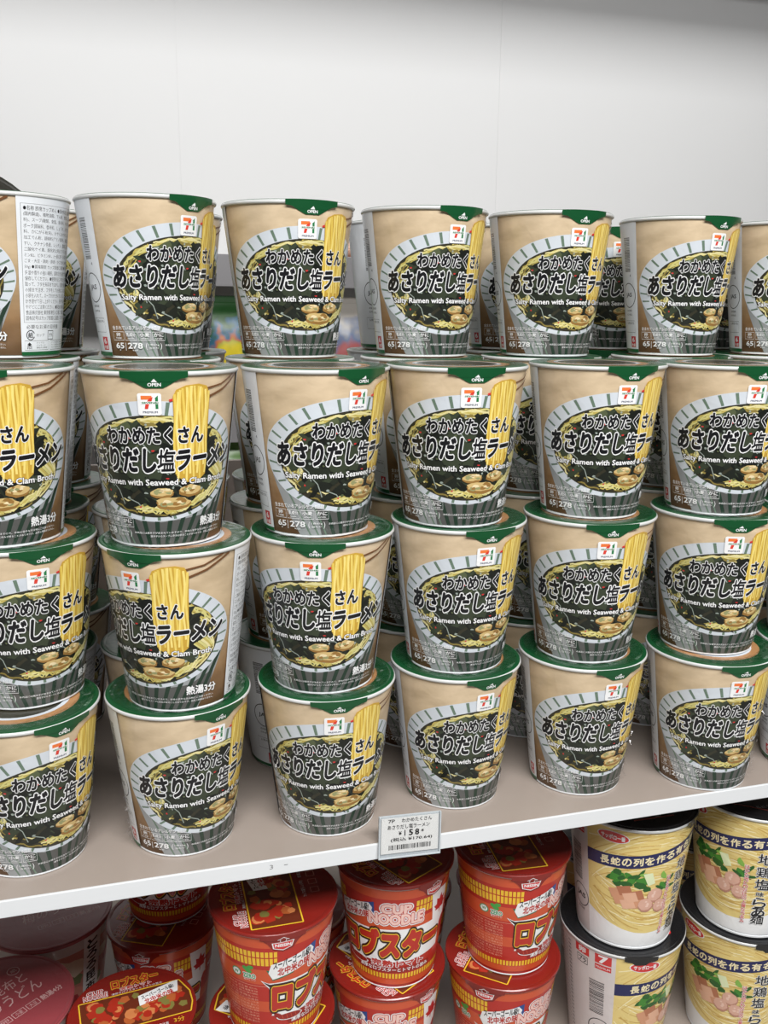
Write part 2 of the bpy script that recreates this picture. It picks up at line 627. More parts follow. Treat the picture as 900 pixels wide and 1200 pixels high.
def ramen_art():
    P = Print()
    bowl_w = ink('bowl_glaze', (206, 212, 219))
    bowl_g = ink('bowl_outside', (150, 153, 154))
    bowl_d = ink('bowl_foot', (86, 86, 84))
    stripe = ink('bowl_stripe', (104, 124, 108))
    stripe_d = ink('bowl_stripe_dark', (36, 56, 44))
    cx, cv = -4.0, 0.4875
    W, Hh = 84.0, 0.3525
    # the bowl below its opening
    pts = [(cx - W, 0.47)] + [(cx - W + 31 * (t ** 1.5), 0.47 + 0.512 * t) for t in [i / 10 for i in range(1, 11)]]
    pts += [(cx + W - 31 * (t ** 1.5), 0.47 + 0.512 * t) for t in [i / 10 for i in range(10, 0, -1)]] + [(cx + W, 0.47)]
    P.poly(pts, bowl_g, 0)
    P.poly([(-40, 0.80), (-20, 0.84), (0, 0.845), (40, 0.82), (66, 0.74), (62, 0.84), (48, 0.982), (-34, 0.982)], bowl_d, 1)
    for i in range(-5, 7):       # stripes down the outside
        a = i * 12.6
        e = math.sqrt(max(0, 1 - (a / W) ** 2))
        v0 = cv + Hh * e * 0.97
        if v0 > 0.93:
            v0 = 0.85
        hw = 2.2 if i > -3 else 1.0
        P.poly([(cx + a - hw, v0), (cx + a + hw, v0), (cx + a * 0.66 + hw * .9, 0.982), (cx + a * 0.66 - hw * .9, 0.982)], stripe_d if i > -3 else stripe, 2)
    P.ellipse(cx, cv, W, Hh, bowl_w, 3, n=72)
    for i in range(34):           # short stripes over the rim
        a = 2 * math.pi * i / 34 + 0.05
        c, s = math.cos(a), math.sin(a)
        c2, s2 = math.cos(a + 0.035), math.sin(a + 0.035)
        c3, s3 = math.cos(a - 0.05), math.sin(a - 0.05)
        P.poly([(cx + W * .985 * c, cv + Hh * .985 * s), (cx + W * .985 * c2, cv + Hh * .985 * s2), (cx + W * .87 * c2, cv + Hh * .82 * s2 + .016), (cx + W * .87 * c, cv + Hh * .82 * s + .016)], stripe, 4)
    sx, sv, sw, sh = -2.0, 0.515, 71.0, 0.300
    P.ellipse(sx, sv, sw, sh, k_soup, 5, n=72)
    # noodles round the edge
    nood = [ink('noodle_pale', (208, 200, 128)), ink('noodle_mid', (190, 172, 92)), ink('noodle_light', (224, 214, 156)), ink('noodle_shade', (136, 120, 62))]

    def inside(d, v, k=1.0):
        return ((d - sx) / sw) ** 2 + ((v - sv) / sh) ** 2 < k * k
    for j in range(110):
        a = rnd.uniform(140, 330) if j < 85 else rnd.uniform(-40, 125)
        rr = rnd.uniform(0.74, 0.97)
        span = rnd.uniform(14, 42)
        pts = []
        for i in range(9):
            b = R(a + span * (i / 8 - 0.5))
            q = rr + 0.02 * math.sin(i * 1.3 + j)
            pts.append((sx + sw * q * math.cos(b), sv + sh * q * math.sin(b)))
        P.stroke(pts, rnd.uniform(0.008, 0.013), nood[j % 4], 6 + j % 3)
    # wakame
    wak = [ink('wakame_black', (24, 27, 23)), ink('wakame_dark', (38, 43, 34)), ink('wakame_mid', (56, 64, 48)), ink('wakame_olive', (84, 92, 64)), ink('wakame_deep', (30, 34, 28))]
    for j in range(120):
        while True:
            d, v = rnd.uniform(-66, 62), rnd.uniform(0.24, 0.79)
            if inside(d, v, 0.80):
                break
        up_left = d < 5 and v < 0.48
        m = wak[rnd.choice((2, 3, 1, 2)) if up_left and rnd.random() < 0.6 else rnd.choice((0, 1, 4, 0, 2))]
        P.ellipse(d, v, rnd.uniform(5, 15), rnd.uniform(0.018, 0.05), m, 9 + j % 5, n=11, rot=rnd.uniform(-0.9, 0.9), wob=0.38, rnd=rnd)
    glint = ink('wakame_glint', (150, 160, 152))
    for d0, v0, d1, v1 in ((-46, .60, -34, .74), (-52, .55, -44, .64), (-20, .36, -6, .43), (-30, .70, -14, .78), (-60, .50, -54, .58), (8, .62, 22, .66), (-8, .52, 8, .56), (-40, .44, -30, .5), (52, .50, 60, .58), (30, .60, 48, .62)):
        P.stroke([(d0, v0), ((d0 + d1) / 2 + 2, (v0 + v1) / 2 - .012), (d1, v1)], 0.006, glint, 14)
    for j in range(70):           # small wet glints and red flecks
        d, v = rnd.uniform(-64, 60), rnd.uniform(0.25, 0.78)
        if inside(d, v, 0.85):
            P.ellipse(d, v, rnd.uniform(.8, 2.0), rnd.uniform(.004, .009), k_red if j % 4 == 0 else (glint if j % 3 else wak[3]), 15, n=7, wob=.4, rnd=rnd)
    # front noodles
    for j in range(22):
        d = rnd.uniform(-28, 40)
        pts = [(d + k * 3.4, 0.775 + 0.014 * math.sin(k * .8 + j) - ((d + k * 3.4) / 150) ** 2 + rnd.uniform(-.012, .012)) for k in range(7)]
        P.stroke(pts, 0.010, nood[j % 3], 15)
    for j in range(16):
        t = rnd.random()
        pts = [(46 + 16 * math.sin(k * .35 + t) + k * 0.6, 0.71 - 0.03 * k + t * .05) for k in range(8)]
        P.stroke([p for p in pts if inside(*p, 0.97)] or pts[:2], 0.010, nood[j % 3], 15)
    # clams
    cl = [ink('clam_body', (206, 178, 120)), ink('clam_dark', (150, 112, 58)), ink('clam_light', (232, 214, 172)), ink('clam_green', (150, 150, 104))]
    for d, v, rd, rv, base in ((12, .725, 15, .036, 0), (2, .662, 10, .028, 3), (27, .655, 10, .032, 3)):
        P.ellipse(d, v + .012, rd * 1.04, rv * 1.02, cl[1], 16, n=18, wob=.08, rnd=rnd)
        P.ellipse(d, v, rd * .97, rv * .88, cl[0], 17, n=16, wob=.16, rnd=rnd)
        for q in range(12):
            P.ellipse(d + rnd.uniform(-.6, .6) * rd, v + rnd.uniform(-.5, .4) * rv, rd * rnd.uniform(.12, .3), rv * rnd.uniform(.15, .32), cl[rnd.choice((2, 2, base, 1, 3))], 18, n=9, wob=.3, rnd=rnd)
    # lifted noodles and chopsticks
    stick = ink('chopstick_brown', (112, 74, 44))
    P.stroke([(10, .135), (15, .125)], .013, k_red, 17)
    P.stroke([(36, .135), (56, .085), (76, .005)], .013, stick, 16)
    P.stroke([(38, .075), (54, .055), (70, .002)], .011, stick, 16)
    ny = [ink('lift_yellow', (226, 196, 92)), ink('lift_light', (240, 218, 128)), ink('lift_deep', (200, 160, 60)), ink('lift_mid', (232, 206, 108))]
    P.poly([(12.5, .115), (15, .075), (22, .052), (32, .045), (39, .058), (42, .11), (41, .57), (34, .61), (23, .61), (14.5, .57)], ny[2], 17)
    for j in range(13):
        x0 = 13.8 + j * 2.2
        top = .055 + .05 * ((x0 - 28) / 15) ** 2
        pts = [(x0 + .8 * math.sin(k * .9 + j * 1.7), top + (.56 - top + .05 * math.sin(j * 2.1)) * k / 9) for k in range(10)]
        P.stroke(pts, .0125, ny[(0, 1, 3, 0, 1)[j % 5]], 18)
    # square badge
    P.round_rect(-12.5, 4.5, .092, .216, .012, k_white, 17)
    k0 = len(P.tris)
    o_r, o_o = ink('badge_red', (214, 62, 48)), ink('badge_orange', (232, 120, 60))
    P.poly([(-10, .112), (-2.2, .112), (-2.2, .134), (-10, .134)], o_o, 18)
    P.poly([(-4.2, .128), (-1.4, .118), (-2.2, .140), (-4.2, .158), (-5.2, .186), (-7.6, .186), (-6.8, .156)], o_r, 19)
    P.rect(.2, 2.2, .125, .186, ink('badge_green', (40, 120, 70)), 18)
    P.poly([(-.4, .128), (2.2, .110), (2.2, .128)], MATS['badge_green'], 18)
    P.rect(-10, 2.4, .144, .158, k_white, 20)
    P.text('SEVEN&i', -9.4, 2.2, .1465, .1555, MATS['badge_green'], 21, bold=.04)
    P.text('PREMIUM', -9, 1.6, .199, .210, ink('badge_navy', (48, 58, 88)), 18, bold=.03)
    P.tris[k0:] = [(tuple((q[0], q[1] - .006) for q in t), m_, l_) for t, m_, l_ in P.tris[k0:]]
    # titles
    P.text('わかめたくさん', -42, 37, .286, .378, k_black, 20, bold=.042, outline=k_white, ow=.085, res=3)
    P.text('あさりだし', -75, -2.5, .408, .540, k_black, 20, bold=.050, outline=k_white, ow=.095, res=3, shear=.12)
    P.text('塩', -1, 12.5, .412, .538, k_black, 20, bold=.022, outline=k_white, ow=.080, res=3, shear=.12)
    P.text('ラーメン', 14, 71, .425, .535, k_black, 20, bold=.050, outline=k_white, ow=.095, res=3, shear=.12, slope=-.0004)
    P.text('Salty Ramen with Seaweed & Clam Broth', -68, 62, .586, .632, k_white, 21, bold=.024, outline=k_black, ow=.07)
    # allergens and values
    P.text('含まれているアレルゲン 8品目', -84, -32, .785, .812, k_white, 20, bold=.01)
    for j, (a, b) in enumerate((('卵', 'egg'), ('乳成分', 'milk'), ('小麦', 'wheat'), ('かに', 'crab'))):
        d0, d1 = -84 + j * 14.6, -71 + j * 14.6
        P.stroke([(d0, .824), (d1, .824), (d1, .878), (d0, .878)], .0028, k_white, 20, closed=True)
        P.text(a, (d0 + d1) / 2 - (5 if len(a) > 1 else 2.4), (d0 + d1) / 2 + (5 if len(a) > 1 else 2.4), .830, .854, k_white, 20, bold=.02)
        P.text(b, (d0 + d1) / 2 - 3.6, (d0 + d1) / 2 + 3.6, .859, .870, k_white, 20)
    P.text('65', -82, -72, .895, .931, k_white, 20, bold=.025)
    P.rect(-70, -69.5, .894, .945, k_white, 20)
    P.text('278', -67, -51, .895, .931, k_white, 20, bold=.025)
    P.text('g', -78, -76.4, .937, .946, k_white, 20)
    P.text('kcal', -62, -56.5, .936, .947, k_white, 20)
    P.text('1食65g', -44.5, -33.5, .899, .914, k_white, 20)
    P.text('当たり', -44, -34.5, .920, .934, k_white, 20)
    P.text('(', -47.5, -46, .895, .940, k_white, 20)
    P.text(')', -32, -30.5, .895, .940, k_white, 20)
    P.text('本商品には唐辛子が含まれていますので、辛味の苦手な方は特にご注意ください。', -27, 66, .902, .915, k_white, 20)
    P.text('唐辛子からスープに赤みが移ることがありますが、品質上問題ありません。', -11, 66, .922, .935, k_white, 20)
    P.text('熱湯3分', 38, 68, .828, .884, k_white, 21, bold=.03, outline=bowl_d, ow=.05)
    # white information panel: ingredients
    lines = ('●名称 即席カップめん ●原材料名 油揚げめん', '(国内製造)、植物油脂、でん粉、食塩、しょうゆ', '料)、スープ(糖類、食塩、香辛料、わかめ、粉末', 'ポーク調味料、香辛料、しょうゆ、あさりエキス', '料、かにがら粉末)、かやく(わかめ、あさり)', '加工でん粉、調味料(アミノ酸等)、炭酸カルシ', 'すい、クチナシ色素、レシチン、酸味料、増粘剤', '二酸化ケイ素、酸化防止剤(ビタミンE)、ビタ', 'ミンB2、ビタミンB1、(一部に卵・乳成分・小麦', 'ごま・大豆・鶏肉・豚肉・かにを含む) ●内容量', '50g) ●賞味期限 カップ底面に記載 ●保存方法', '多湿や香りの強い場所、直射日光を避けて常温で', '保存してください。●使用方法 フタをあけて袋を', '取って、フタを矢印まではがし、熱湯を内側の線', 'の線まで注ぎ、フタをして3分後によくまぜて', '小袋を入れて、スープがかたまらないように、よく', 'かき混ぜて召し上がりください。熱湯での調理時', 'やけどにご注意ください。●製造者 東洋水産の', '食品株式会社 東京都港区の工場にて製造した', '固有記号はカップ底面に記載してあります')
    P.rect(82, 270, -.005, .975, panel_w, 20)
    k0 = len(P.tris)
    P.stroke([(95, .04), (166, .04), (161, .77), (95, .77)], .0025, k_black, 21, closed=True)
    for i, s in enumerate(lines):
        P.text(s, 97, 164 - i * .2, .052 + i * .0356, .080 + i * .0356, k_black, 21, res=1)
    P.text('必要なお湯の目安量', 97, 140, .785, .812, k_black, 21)
    P.arc(101.5, .852, 4.3, .030, 20, 340, .006, k_black, 21)
    P.text('紙', 98.8, 104.2, .834, .870, k_black, 21, bold=.02)
    P.text('カップ', 108, 118, .842, .862, k_black, 21)
    P.stroke([(123, .825), (131, .825), (131, .880), (123, .880)], .006, k_black, 21, closed=True)
    P.text('プラ', 124.4, 129.6, .842, .864, k_black, 21, bold=.02)
    P.stroke([(95, .888), (124, .888), (124, .948), (95, .948)], .0022, k_black, 21, closed=True)
    P.poly([(100, .898), (102.6, .914), (100.6, .914), (103.2, .924), (96.8, .924), (99.4, .914), (97.4, .914)], k_black, 21)
    P.text('FSC', 97.5, 103, .930, .941, k_black, 21, bold=.03)
    for i in range(3):
        P.text(('ミックス', 'パッケージ', '責任ある管理')[i], 108, (118, 120, 122)[i], .896 + i * .016, .907 + i * .016, k_black, 21)
    P.stroke([(127, .888), (160, .888), (160, .948), (127, .948)], .0022, k_black, 21, closed=True)
    for i in range(3):
        P.text('カップは電子レンジ調理不可', 129, 158, .896 + i * .016, .907 + i * .016, k_black, 21, res=1)
    P.tris[k0:] = [(tuple((q[0] - 9.5, q[1]) for q in t), m_, l_) for t, m_, l_ in P.tris[k0:]]
    k0 = len(P.tris)
    # bar code, round mark and red mark left of the picture
    x = .11
    while x < .36:
        w = rnd.choice((.0022, .0035, .005))
        P.rect(-121, -109, x, x + w, k_black, 21)
        x += w + rnd.choice((.0025, .004, .006))
    P.text('4', -111, -108.5, .385, .405, k_black, 21)
    P.arc(-114.5, .545, 13, .092, 0, 360, .006, k_black, 21, n=48)
    P.text('JAS', -121, -108, .525, .565, k_black, 21, bold=.02)
    P.text('認定機関', -121, -109, .655, .670, k_black, 21)
    P.text('日本食品', -121, -109, .685, .700, k_black, 21)
    P.stroke([(-127, .74), (-103.5, .74), (-103.5, .83), (-127, .83)], .0022, k_black, 21, closed=True)
    P.text('お問合せ先', -122, -105, .75, .768, k_black, 21)
    P.rect(-112.5, -103, .86, .945, ink('mark_red', (196, 46, 52)), 21)
    P.text('6', -110, -105.5, .870, .905, k_white, 22, bold=.03)
    P.text('大盛', -111.5, -104, .915, .938, k_white, 22, bold=.02)
    P.tris[k0:] = [(tuple((q[0] + 8, q[1]) for q in t), m_, l_) for t, m_, l_ in P.tris[k0:]]
    P.rect(82, 270, .958, .982, k_green, 23)
    return P


def cup_body_mesh(name, art, body_m, white_m, rb, rt, h, base_frac=0.019, step=0.00004):
    zt = h - 0.0030
    dat = ([], [], [], [])
    zb = 0.0
    seg = 4.0
    prof = [(rb - 0.0022, 0.0045), (rb - 0.0020, 0.0), (rb, 0.0004)]
    r_of = lambda z: rb + (rt - rb) * z / zt
    zs = h * base_frac
    prof += [(r_of(zs * .55), zs * .55), (r_of(zs * .6) - .0004, zs * .6), (r_of(zs * .8) - .0004, zs * .8), (r_of(zs), zs), (rt, zt), (rt, zt + .0008)]
    mats = [body_m, white_m] + [m for m in art.mats if m not in (body_m, white_m)]
    n = len(prof)
    lathe_into(dat, prof, lambda i, d: 1 if i < n - 3 else 0)
    # bottom
    k = int(360 / seg)
    n0 = len(dat[0])
    for i in range(k):
        a = R(i * seg)
        dat[0].append(((rb - .0022) * math.sin(a), -(rb - .0022) * math.cos(a), .0045))
        dat[3].append((0, 0, -1))
    dat[1].append(tuple(range(n0 + k - 1, n0 - 1, -1)))
    dat[2].append(1)
    f0 = len(dat[2])
    art.wrap(facet_placer(rb, rt, zb, zt), dat, step)
    remap = {i: mats.index(m) for i, m in enumerate(art.mats)}
    fm = dat[2]
    for i in range(f0, len(fm)):
        fm[i] = remap[fm[i]]
    return data_mesh(name, dat, mats)


def lid_mesh(name, r, h, art, base_m, skirt=0.0, step=0.00004):
    """pressed-on lid: flat disc with a raised ring, printed on top"""
    dat = ([], [], [], [])
    mats = [base_m] + [m for m in art.mats if m is not base_m]
    prof = [(r - .0002, h - .0010), (r, h - .0003), (r - .0006, h), (r - .0022, h), (r - .0034, h - .0003), (0.0001, h - .0003)]
    if skirt:
        prof = [(r - .0008, h - skirt), (r + .0004, h - skirt + .0001), (r + .0004, h - .0006)] + [(r - .0004, h + .0001)] + prof[3:]
    lathe_into(dat, prof, lambda i, d: 0)
    f0 = len(dat[2])
    sg, art.seg = art.seg, 1000.0
    art.wrap(flat_placer(h - .0003), dat, step)
    art.seg = sg
    # faces of flat art must look up
    verts, faces, fm, nor = dat
    remap = {i: mats.index(m) for i, m in enumerate(art.mats)}
    for i in range(f0, len(faces)):
        f = faces[i]
        a, b, c = (Vector(verts[j]) for j in f[:3])
        if (b - a).cross(c - a).z < 0:
            faces[i] = tuple(reversed(f))
        fm[i] = remap[fm[i]]
    return data_mesh(name, dat, mats)


def tab_mesh(name, pts, rb, rt, h, mats_text, off=0.0005, white=None):
    """a flap hanging over the rim: outline in (deg, v)"""
    P = Print()
    P.poly(pts, mats_text[0], 0)
    for t in mats_text[1]:
        t(P)
    dat = ([], [], [], [])
    zt = h - .0030
    base = facet_placer(rb, rt, 0.0, zt)

    def place(d, v, o, d0, sg):
        # bulges out over the bead, then lies on the wall
        k = max(0.0, 1 - max(v, 0) / 0.03)
        return base(d, v, o + off + .0017 * k ** 0.6, d0, sg)
    P.split_v(.006)
    P.wrap(place, dat, .00004)
    return data_mesh(name, dat, P.mats)


def film_fin_mesh(name, rb, rt, h, d, seed):
    """crinkled fin of shrink wrap standing off the wall"""
    rr = random.Random(seed)
    bm = bmesh.new()
    rows = 22
    prev = None
    for i in range(rows + 1):
        v = 0.42 + .55 * i / rows
        z = (h - .0035) * (1 - v)
        r = rb + (rt - rb) * z / h
        a = R(d)
        w = .0018 + .0042 * abs(math.sin(i * .9)) * rr.uniform(.5, 1.2) * (0.4 + i / rows)
        jig = rr.uniform(-.0010, .0010)
        line = []
        for k in range(4):
            q = r - .0002 + w * k / 3
            side = jig * k / 3 + rr.uniform(-.0003, .0003)
            line.append(bm.verts.new((q * math.sin(a) + side * math.cos(a), -q * math.cos(a) + side * math.sin(a), z + .001)))
        if prev:
            for k in range(3):
                bm.faces.new((prev[k], prev[k + 1], line[k + 1], line[k]))
        prev = line
    me = bpy.data.meshes.new(name)
    bm.to_mesh(me)
    bm.free()
    me.materials.append(film_m)
    return me


def lid_film_mesh(name, r_in, r_out, h, seed):
    """pleated ring of shrink wrap lying on the lid"""
    rr = random.Random(seed)
    bm = bmesh.new()
    n = 120
    ph = (rr.choice((9, 11, 13)), rr.choice((21, 26)))
    rings = []
    for j in range(5):
        rad = r_in + (r_out - r_in) * j / 4
        ring = []
        for i in range(n):
            a = 2 * math.pi * i / n
            zz = h + .0010 + (.00035 * math.sin(a * ph[0] + j * 1.1 + 2 * math.sin(a * 3 + seed)) + .0002 * math.sin(a * ph[1] - j * 2.0) + .00012 * rr.uniform(-1, 1)) * (1 - j / 5)
            ring.append(bm.verts.new((rad * math.sin(a), -rad * math.cos(a), zz)))
        rings.append(ring)
    for j in range(4):
        for i in range(n):
            bm.faces.new((rings[j][i], rings[j][(i + 1) % n], rings[j + 1][(i + 1) % n], rings[j + 1][i]))
    me = bpy.data.meshes.new(name)
    bm.to_mesh(me)
    bm.free()
    me.materials.append(film_m)
    return me


art = ramen_art()
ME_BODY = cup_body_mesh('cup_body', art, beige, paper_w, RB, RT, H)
ME_RIM = round_lathe('rim', bead(RIM, H - .0017, .0026, .0029), [rim_m])
LA = Print()
LA.ellipse(0, 0, 38.0, 0, lid_green, 0) if False else None


def mm_disc(P, x, y, r, m, lay, n=40, ry=None):
    lay = P.up(lay)
    P.tris += [(((x, y), (x + r * math.cos(2 * math.pi * i / n), y + (ry or r) * math.sin(2 * math.pi * i / n)), (x + r * math.cos(2 * math.pi * (i + 1) / n), y + (ry or r) * math.sin(2 * math.pi * (i + 1) / n))), P.mi(m), lay) for i in range(n)]


def mm_text(P, s, x0, x1, y0, y1, m, lay, bold=0.0, rot=0.0, outline=None, ow=.06, shear=0.0):
    """text on a flat lid in millimetres, y up"""
    tris, (a, b, c, d) = glyphs(s, 2)
    sx, sy = (x1 - x0) / (b - a), (y1 - y0) / (d - c)
    cxx, cyy = (x0 + x1) / 2, (y0 + y1) / 2

    def put(k, l, ox, oy):
        l = P.up(l)
        for t in tris:
            q = []
            for x, y in t:
                px, py = x0 + (x + ox - a + shear * (y - c)) * sx - cxx, y0 + (y + oy - c) * sy - cyy
                q.append((cxx + px * math.cos(rot) - py * math.sin(rot), cyy + px * math.sin(rot) + py * math.cos(rot)))
            P.tris.append((tuple(q), k, l))
    if outline is not None:
        for i in range(8):
            put(P.mi(outline), lay, ow * math.cos(i * math.pi / 4), ow * math.sin(i * math.pi / 4))
        lay += 1.2
    if bold:
        for i in range(4):
            put(P.mi(m), lay, bold * math.cos(i * math.pi / 2 + .4), bold * math.sin(i * math.pi / 2 + .4))
    put(P.mi(m), lay, 0, 0)


mm_disc(LA, 0, 0, 35.2, ink('lid_photo_birch', (176, 130, 86)), 0)
mm_disc(LA, 0, 1, 30.0, ink('bowl_glaze', (206, 212, 219)), 1)
mm_disc(LA, 0, 1, 27.0, k_soup, 2)
for s, x0, x1, y0, y1 in (('開封口', -30, -20, -38, -36), ('熱湯3分', 20, 31, -36, -33.2)):
    mm_text(LA, s, x0, x1, y0, y1, ink('lid_pale', (140, 176, 150)), 1, rot=(-.5 if x0 < 0 else .5))
ME_LID = lid_mesh('lid', RIM - .0008, H, LA, lid_green)


def _open(P):
    P.text('OPEN', -4.6, 4.6, .036, .054, k_white, 2, bold=.03)
    P.poly([(0, .012), (2.2, .031), (-2.2, .031)], k_white, 2)


ME_TAB = tab_mesh('pull_tab', [(-23, -.027), (-23, .008), (-18, .014), (-8.5, .055), (-6, .064), (6, .064), (8.5, .055), (18, .014), (23, .008), (23, -.027), (11, -.029), (0, -.029), (-11, -.029)], RB, RT, H, (lid_green, [_open]))
ME_FIN = [film_fin_mesh('film_fin', RB, RT, H, 0, s) for s in (3, 8)]
ME_FILM = [lid_film_mesh('lid_film', RB + .0012, RIM - .0035, H, s) for s in (5, 6)]

proto = empty('ramen_cup', (0, 0, 0))
link('cup_body', ME_BODY, proto)
link('rim', ME_RIM, proto)
link('lid', ME_LID, proto)
link('pull_tab', ME_TAB, proto)
used = {'ramen': False}


def copy_tree(o, parent=None):
    c = o.copy()
    COL.objects.link(c)
    if parent:
        c.parent = parent
    for ch in list(o.children):
        copy_tree(ch, c)
    return c


def ramen(x, y, tier, deg, label, group, fin=None, film=True, seed=0):
    if not used['ramen']:
        used['ramen'] = True
        base = proto
    else:
        base = proto_copy()
    base.location = (x, y, tier * PITCH + .0002)
    base.rotation_euler = (0, 0, R(deg))
    tag(base, label, 'noodle cup', group)
    if fin is not None:
        f = link('film_fin', ME_FIN[seed % 2], base)
        f.rotation_euler = (0, 0, R(fin - deg))
    if film:
        f = link('lid_film', ME_FILM[seed % 2], base)
        f.rotation_euler = (0, 0, seed * 1.3)
    return base


def proto_copy():
    c = proto.copy()
    COL.objects.link(c)
    for ch in list(proto.children):
        if ch.name.split('.')[0] in ('cup_body', 'rim', 'lid', 'pull_tab'):
            d = ch.copy()
            COL.objects.link(d)
            d.parent = c
    return c


FRONT = {'B1': (0.0239, 0.6839, 3, 39.0), 'C1': (0.1231, 0.6856, 3, 10.5), 'D1': (0.2266, 0.6874, 3, 18.0), 'E1': (0.327, 0.6811, 3, 7.0), 'F1': (0.4421, 0.6826, 3, 12.0), 'A1': (-0.0735, 0.7017, 3, -62),
         'A2': (-0.0735, 0.6059, 2, -7.0), 'B2': (0.0242, 0.586, 2, -6.5), 'C2': (0.1217, 0.5864, 2, 27.5), 'D2': (0.2192, 0.5895, 2, -4.0), 'E2': (0.3245, 0.5902, 2, 3.0), 'F2': (0.4205, 0.578, 2, -3.0), 'G2': (0.52, 0.575, 2, 10),
         'A3': (-0.0665, 0.6114, 1, 22.0), 'B3': (0.0297, 0.5838, 1, -36.5), 'C3': (0.1258, 0.5863, 1, -18.0), 'D3': (0.2257, 0.5957, 1, 8.5), 'E3': (0.3251, 0.5898, 1, -7.5), 'F3': (0.4253, 0.5799, 1, -14.0), 'G3': (0.522, 0.575, 1, 8),
         'A4': (-0.0701, 0.5945, 0, 35.5), 'B4': (0.0279, 0.592, 0, 31.0), 'C4': (0.1287, 0.5895, 0, -2.0), 'D4': (0.2276, 0.5992, 0, 12.5), 'E4': (0.3273, 0.5927, 0, 7.5), 'F4': (0.4258, 0.5735, 0, -2.0), 'G4': (0.524, 0.57, 0, 6), 'G1': (0.5425, 0.683, 3, 8)}
ordn = {'A': 'cut off at the left edge', 'B': 'second from the left', 'C': 'third from the left', 'D': 'fourth from the left', 'E': 'fifth from the left', 'F': 'sixth from the left', 'G': 'cut off at the right edge'}
tiern = {'1': 'top row', '2': 'second row from the top', '3': 'third row from the top', '4': 'bottom row'}
grp = {'1': 'ramen cups in the top row', '2': 'front ramen cups in the second row', '3': 'front ramen cups in the third row', '4': 'front ramen cups standing on the shelf'}
special = {'A1': 'ramen cup with white ingredients panel turned forward, top row, cut off at left edge',
           'B3': 'ramen cup showing part of its ingredients panel, third row, second stack from left'}
FINS = {'B1': 52, 'C1': 8, 'E1': 25, 'B2': -62, 'C3': 48, 'E4': 40, 'F4': 42, 'D2': 44, 'E2': 46, 'C2': 46, 'B4': -70, 'E3': 30, 'C4': -68, 'A3': 30}
for i, (k, (x, y, t, dg)) in enumerate(sorted(FRONT.items(), key=lambda q: (q[1][2], q[0]))):
    lab = special.get(k, 'ramen cup, %s, front stack %s' % (tiern[k[1]], ordn[k[0]]))
    if k[1] == '1' and k not in special:
        lab = 'green-lidded ramen cup in the top row, %s' % ordn[k[0]]
    ramen(x, y, t, dg, lab, grp[k[1]], fin=FINS.get(k), film=(k[1] != '1'), seed=i)

# the stacks behind: second row carries the top row, third row shows in the gaps
colx = {'A': (-0.0735, .7017), 'B': (0.0239, .684), 'C': (0.1231, .6856), 'D': (0.2266, .6874), 'E': (0.327, .6811), 'F': (0.4421, .6826), 'G': (0.5425, .683)}
SECOND = {}
back_deg = {'A': (-30, 20, -14), 'B': (15, 30, 5), 'C': (60, 30, 12), 'D': (20, 14, 30), 'E': (14, 25, 8), 'F': (22, 15, 10), 'G': (10, 5, 12)}
for k, (x, y) in colx.items():
    for t in range(3):
        fr = FRONT.get(k + str(4 - t), (x, y - .0985))
        yy = max(y, fr[1] + math.sqrt(max(0, .0972 ** 2 - (x - fr[0]) ** 2)))
        SECOND[k, t] = (x, yy)
        ramen(x, yy, t, back_deg[k][t],
              'shaded ramen cup behind the front stack %s, %s' % (ordn[k], ('on the shelf', 'second level', 'third level')[t]),
              'shaded ramen cups behind the front stacks', film=False, seed=t)
third = {'A': (-0.062, .802, -12), 'B': (0.040, .793, 20), 'C': (0.138, .792, 10), 'D': (0.242, .796, 52), 'E': (0.343, .792, 26), 'F': (0.448, .792, -20), 'G': (0.55, .792, 10)}
for k, (x, y, dg) in third.items():
    for t in range(4):
        if k == 'C' and t > 1:
            continue
        x2, y2 = SECOND.get((k, t), colx[k])
        yy = max(y, y2 + math.sqrt(max(0, .0972 ** 2 - (x - x2) ** 2)))
        ramen(x, yy, t, dg + (0, 17, -9, 0)[t],
              'rearmost ramen cup behind the stack %s, %s' % (ordn[k], ('on shelf', 'second level', 'third level', 'top level')[t]),
              'ramen cups deep in the shelf', film=False, seed=t)

# ------------------------------------------------------------------ lower shelf: red noodle cups
HL, PL = 0.1003, 0.1010
RTL, RBL = 0.0464, 0.0342
n_red = ink('cup_red', (184, 44, 33))
n_orange = ink('cup_orange', (206, 84, 48))
n_dark = ink('cup_dark_red', (150, 34, 28))
n_yel = ink('cup_yellow', (236, 192, 52))
n_lid = ink('lid_red', (134, 34, 27), 0.25)
n_soup = ink('lid_soup', (104, 44, 26))


